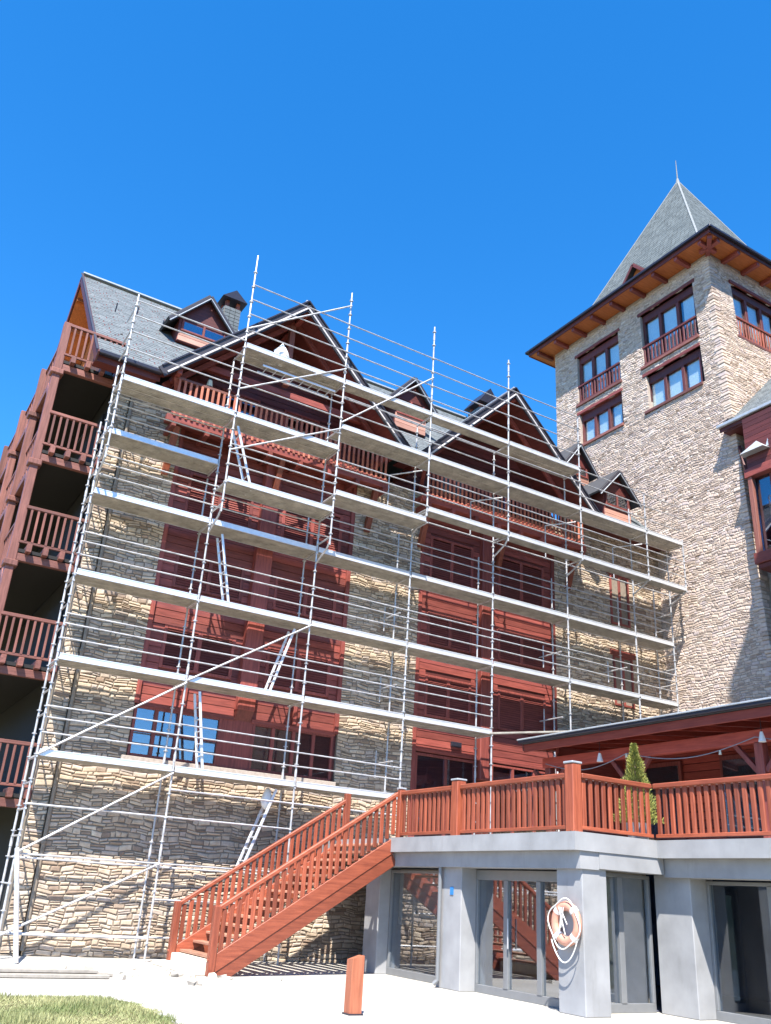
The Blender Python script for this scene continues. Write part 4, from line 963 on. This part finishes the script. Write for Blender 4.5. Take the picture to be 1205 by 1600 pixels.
# ladders: separate, hung between decks
def ladder(x0, z0, x1, z1, y, label, wdt=0.34):
    L = math.hypot(x1 - x0, z1 - z0); t = thing('access_ladder', (x0, y, z0), label, 'ladder', 'aluminium ladders between the scaffold decks')
    d = Vector((x1 - x0, 0, z1 - z0)).normalized()
    for s in (-1, 1):
        part('stile', MB().bar(Vector((x0, y + s * wdt / 2, z0)), Vector((x1, y + s * wdt / 2, z1)), 0.03, 0.065, (1, 0, 0)), M['alu'], t)
    me, _ = link_mesh('rung', MB().tube((0, -wdt / 2, 0), (0, wdt / 2, 0), 0.016, 6), M['alu'], recenter=False); n = int(L / 0.28)
    for i in range(n): place('rung', me, Vector((x0, y, z0)) + d * (0.15 + i * 0.28), t)
ladder(7.45, 6.34, 7.0, 8.25, 20.36, 'aluminium ladder from the third deck to the fourth, left of the brown centre pilaster')
ladder(7.35, 9.3, 6.75, 11.0, 19.62, 'aluminium ladder topmost on the scaffold, under the left balcony of the big gable')
ladder(8.75, 4.36, 9.3, 6.2, 20.36, 'aluminium ladder leaning right, between the second and third scaffold decks')
ladder(7.35, 2.32, 7.0, 4.2, 20.36, 'aluminium ladder standing in front of the blue ground floor window')
ladder(8.6, 0.42, 9.25, 2.2, 20.36, 'lowest aluminium ladder, above the foot of the timber staircase')
lf = thing('stowed_ladder', (7.3, 19.62, 13.1), 'aluminium ladder stowed flat beneath the highest scaffold deck', 'ladder')
for s in (-1, 1): part('stile', MB().bbox(7.2, 9.45, 19.62 + s * 0.2 - 0.015, 19.62 + s * 0.2 + 0.015, 13.0, 13.06), M['alu'], lf)
for i in range(8): part('rung', MB().tube((7.35 + i * 0.28, 19.42, 13.03), (7.35 + i * 0.28, 19.82, 13.03), 0.016, 6), M['alu'], lf)
# white rubble sack on the top deck
def blob(c, rx, ry, rz, seed, n=12, m=9, pinch=0.0):
    rr = random.Random(seed); mb = MB(); vs = []
    for j in range(m + 1):
        th = math.pi * j / m
        for i in range(n):
            ph = 2 * math.pi * i / n; k = 1 + rr.uniform(-0.16, 0.16)
            s_ = math.sin(th) ** 0.7 * (1 - pinch * max(0, math.cos(th)))
            vs.append((c[0] + rx * s_ * math.cos(ph) * k, c[1] + ry * s_ * math.sin(ph) * k, c[2] + rz * math.cos(th)))
    fs = [(j * n + i, (j + 1) * n + i, (j + 1) * n + (i + 1) % n, j * n + (i + 1) % n) for j in range(m) for i in range(n)]
    return mb.add(vs, fs)
sk = part('rubble_sack', blob((7.75, 19.55, 13.66), 0.25, 0.2, 0.37, 4, pinch=0.85), M['sack'], None, smooth=True)
tag(sk, 'white rubble sack standing on the highest scaffold deck under the gable', 'sack')

pb = part('plastic_bag', blob((9.1, 20.35, 1.98), 0.14, 0.12, 0.26, 6, pinch=0.5), M['white'], None, smooth=True)
tag(pb, 'white plastic bag hanging at the head of the lowest ladder', 'bag')
# ================================================================== SMALL THINGS
bo = thing('timber_bollard', (7.15, 12.2, GZ), 'orange-brown square timber bollard with sloping top on the pavement', 'bollard')
part('post', MB().add([(7.02, 12.14, GZ), (7.21, 12.13, GZ), (7.21, 12.3, GZ), (7.02, 12.3, GZ), (7.02, 12.14, -0.84), (7.21, 12.13, -0.80), (7.21, 12.3, -0.80), (7.02, 12.3, -0.86)],
     [(0, 3, 2, 1), (4, 5, 6, 7), (0, 1, 5, 4), (1, 2, 6, 5), (2, 3, 7, 6), (3, 0, 4, 7)]), M['bollard'], bo)
part('foot', MB().box(7.0, 7.23, 12.11, 12.32, GZ, GZ + 0.02), M['dark_metal'], bo)
# life ring on the column
lr = thing('life_ring', (10.9, 11.9, -0.6), 'faded orange life ring with white rope hung on a grey column', 'life ring')
def torus(c, Rr, r, a0, a1, n=20, m=10):
    mb = MB(); vs = []
    for i in range(n + 1):
        a = a0 + (a1 - a0) * i / n; ct = Vector((0, math.cos(a), math.sin(a)))
        for j in range(m):
            b = 2 * math.pi * j / m; vs.append(Vector(c) + ct * (Rr + r * math.cos(b)) + Vector((1, 0, 0)) * (r * 0.85 * math.sin(b)))
    return mb.add(vs, [(i * m + j, (i + 1) * m + j, (i + 1) * m + (j + 1) % m, i * m + (j + 1) % m) for i in range(n) for j in range(m)])
LC = (10.86, 11.9, -0.24)
part('ring', torus(LC, 0.265, 0.075, 0, 2 * math.pi, 40, 12), M['orange'], lr, smooth=True)
for k in range(4): part('reflective_band', torus(LC, 0.265, 0.079, R(45 + 90 * k) - 0.14, R(45 + 90 * k) + 0.14, 6, 12), M['white'], lr, smooth=True)
pts = []
for i in range(60):
    a = 2 * math.pi * i / 59; rr_ = 0.355 + 0.03 * math.sin(a * 4 + 0.6); pts.append((LC[0] - 0.06, LC[1] + rr_ * math.cos(a), LC[2] + rr_ * math.sin(a)))
part('grab_rope', MB().path(pts, 0.011, 5), M['rope'], lr)
pts = [(LC[0] - 0.06, LC[1] + 0.3 - 0.6 * i / 20, LC[2] - 0.25 - 0.32 * math.sin(math.pi * i / 20) ** 0.8) for i in range(21)]
part('hanging_rope', MB().path(pts, 0.011, 5), M['rope'], lr)
cl = MB()
for k, (a, b) in enumerate(((0.10, -0.04), (0.03, 0.09), (-0.02, 0.06), (0.06, -0.09))): cl.tube((LC[0] - 0.07 - 0.004 * k, LC[1] + a, LC[2] + 0.24), (LC[0] - 0.07, LC[1] + b, LC[2] - 0.16 + 0.05 * k), 0.009, 5)
part('coiled_line', cl, M['rope'], lr); part('hook', MB().tube((10.95, 11.9, 0.0), (10.84, 11.9, 0.05), 0.012, 6), M['steel'], lr)

# conifer in a pot
cf = thing('potted_conifer', (13.05, 12.3, TZ1), 'small golden conifer in a grey pot behind the railing corner', 'plant')
part('pot', MB().tube((13.05, 12.3, TZ1), (13.05, 12.3, TZ1 + 0.34), 0.17, 14, 0.23), M['pot'], cf)
part('trunk', MB().tube((13.05, 12.3, TZ1 + 0.4), (13.05, 12.3, TZ1 + 1.7), 0.035, 7, 0.008), M['bark'], cf)
lf_ = MB(); rr = random.Random(77)
for i in range(8000):
    h = rr.random() ** 1.2; z = TZ1 + 0.36 + h * 1.42; rad = 0.46 * (1 - h) ** 0.95 * (0.9 + 0.1 * math.sin(h * 26 + 1.3)) + 0.02
    a = rr.uniform(0, 2 * math.pi); rad *= (0.88 + 0.14 * math.sin(a * 5 + h * 17)); q_ = rad * rr.uniform(0.5, 1.08)
    p = Vector((13.05 + q_ * math.cos(a), 12.3 + q_ * math.sin(a), z)); d = Vector((math.cos(a), math.sin(a), rr.uniform(0.4, 1.6))).normalized()
    s_ = d.cross(Vector((rr.uniform(-1, 1), rr.uniform(-1, 1), rr.uniform(-1, 1)))).normalized(); L = rr.uniform(0.03, 0.065)
    lf_.add([p - s_ * 0.008, p + s_ * 0.008, p + d * L], [(0, 1, 2)], rr.random())
part('foliage', lf_, M['conifer'], cf, tint=True)
# thin poles on the terrace
for k, y in enumerate((12.75, 12.35)):
    pl = part('thin_pole', MB().tube((11.5, y, TZ1), (11.5, y, 2.3), 0.014, 6), M['white'], None)
    tag(pl, ['thin white pole behind the railing, left of its twin', 'thin white pole behind the railing, nearest the thick newel post'][k], 'pole', 'thin poles on the terrace')
# string of lights under the pavilion eave
sg = thing('string_lights', (15.9, 14, 3.2), 'thin cable of string lights swagged along the pavilion front', 'string lights')
pts = []
for (a, b) in ((18.1, 15.25), (15.25, 11.7), (11.7, 8.2)):
    for i in range(13): t = i / 12; pts.append((15.92, a + (b - a) * t, 3.42 - 0.26 * math.sin(math.pi * t)))
part('cable', MB().path(pts, 0.011, 5), M['pot'], sg)
for i in range(4, len(pts), 9): part('bulb', MB().tube((pts[i][0], pts[i][1], pts[i][2]), (pts[i][0], pts[i][1], pts[i][2] - 0.09), 0.018, 6, 0.035), M['lamp'], sg)
for y, lb in ((16.0, 'white bell lantern under the pavilion eave, left of the conifer'), (11.45, 'white bell lantern under the pavilion eave at the right-hand post')):
    h = thing('hanging_lantern', (15.8, y, 3.3), lb, 'lantern', 'lanterns under the pavilion eave')
    part('shade', MB().tube((15.8, y, 3.28), (15.8, y, 3.48), 0.08, 10, 0.03), M['white'], h); part('cord', MB().tube((15.8, y, 3.48), (15.8, y, 3.76), 0.008, 5), M['dark_metal'], h)

# boards lying by the lawn
for k, (x0, y0, x1, y1, z) in enumerate(((-1.0, 17.0, 5.05, 17.05, GZ), (-0.6, 16.72, 4.9, 16.7, GZ), (-1.4, 16.9, 4.75, 16.9, GZ + 0.06))):
    b = part('scaffold_plank', MB().bar((x0, y0, z + 0.035), (x1, y1, z + 0.035), 0.22, 0.05), M['board'], None)
    tag(b, ['grey plank on the pavement, the one nearest the wall', 'grey plank on the pavement, the one nearest the lawn', 'grey plank lying on top of two others on the pavement'][k], 'plank', 'loose planks on the pavement')
# rubble scattered at the foot of the stairs
rr = random.Random(5)
for i in range(46):
    x, y = rr.gauss(6.2, 0.75), rr.gauss(17.2, 0.75)
    if x > 6.9: y = min(y, 17.05)
    s_ = rr.uniform(0.03, 0.10)
    b = MB(); a = rr.uniform(0, 3); ax = Vector((math.cos(a), math.sin(a), 0)); ay = Vector((-math.sin(a), math.cos(a), 0))
    vs = []
    for kz in (0, 1):
        for (p, q_) in ((-1, -1), (1, -1), (1, 1), (-1, 1)):
            v = Vector((x, y, GZ + 0.002)) + ax * (p * s_ * rr.uniform(0.6, 1.1)) + ay * (q_ * s_ * rr.uniform(0.5, 0.9)) + Vector((0, 0, kz * s_ * rr.uniform(0.4, 1.0))); vs.append(v)
    b.add(vs, [(0, 3, 2, 1), (4, 5, 6, 7), (0, 1, 5, 4), (1, 2, 6, 5), (2, 3, 7, 6), (3, 0, 4, 7)], rr.random())
    o = part('rubble_chunk', b, M['step'] if rr.random() < 0.7 else M['board'], None)
    tag(o, 'broken chunk of pale masonry scattered at the foot of the staircase', 'rubble', 'rubble at the staircase foot')
# lawn grass
gr = MB(); rr = random.Random(3)
def inside(x, y):
    c = False; n = len(lawn_edge)
    for i in range(n):
        (xa, ya), (xb, yb) = lawn_edge[i], lawn_edge[(i + 1) % n]
        if (ya > y) != (yb > y) and x < (xb - xa) * (y - ya) / (yb - ya) + xa: c = not c
    return c
for i in range(42000):
    x, y = rr.uniform(0.5, 4.5), rr.uniform(9.5, 14.1)
    if not inside(x + 0.07 * math.sin(y * 9) + rr.gauss(0, 0.035), y + 0.06 * math.sin(x * 11) + rr.gauss(0, 0.035)): continue
    h = rr.uniform(0.03, 0.095) * (0.7 + 0.5 * math.sin(x * 3.1) * math.sin(y * 2.3)); a = rr.uniform(0, 6.28); l_ = rr.uniform(-0.04, 0.04)
    tn = min(1, max(0, 0.45 + 0.4 * math.sin(x * 2.2 + 1) * math.sin(y * 3.4) + rr.uniform(-0.3, 0.3)))
    gr.add([(x - 0.006 * math.cos(a), y - 0.006 * math.sin(a), GZ + 0.03), (x + 0.006 * math.cos(a), y + 0.006 * math.sin(a), GZ + 0.03), (x + l_, y + rr.uniform(-0.04, 0.04), GZ + 0.03 + max(0.02, h))], [(0, 1, 2)], tn)
g_ = part('grass', gr, M['grass'], None, tint=True, kind='stuff'); g_['label'] = 'short dry grass growing on the lawn corner'
# weeds on the terrace edge
wd_ = MB(); rr = random.Random(8)
for i in range(1500):
    if i % 3: x, y = rr.uniform(10.76, 10.86), rr.gauss(12.4, 0.7)
    else: x, y = rr.gauss(12.4, 0.2), rr.uniform(11.54, 11.62)
    if y > 17 or y < 11.53: continue
    d = Vector((rr.uniform(-1, .3), rr.uniform(-1, 1), rr.uniform(0.3, 1.5))).normalized() * rr.uniform(0.02, 0.06); p = Vector((x, y, TZ1 + rr.uniform(-0.02, 0.01)))
    wd_.add([p, p + Vector((0.012, 0.012, 0)), p + d], [(0, 1, 2)], rr.random())
o = part('weeds', wd_, M['moss'], None, tint=True, kind='stuff'); o['label'] = 'pale weeds along the terrace edge below the railing'
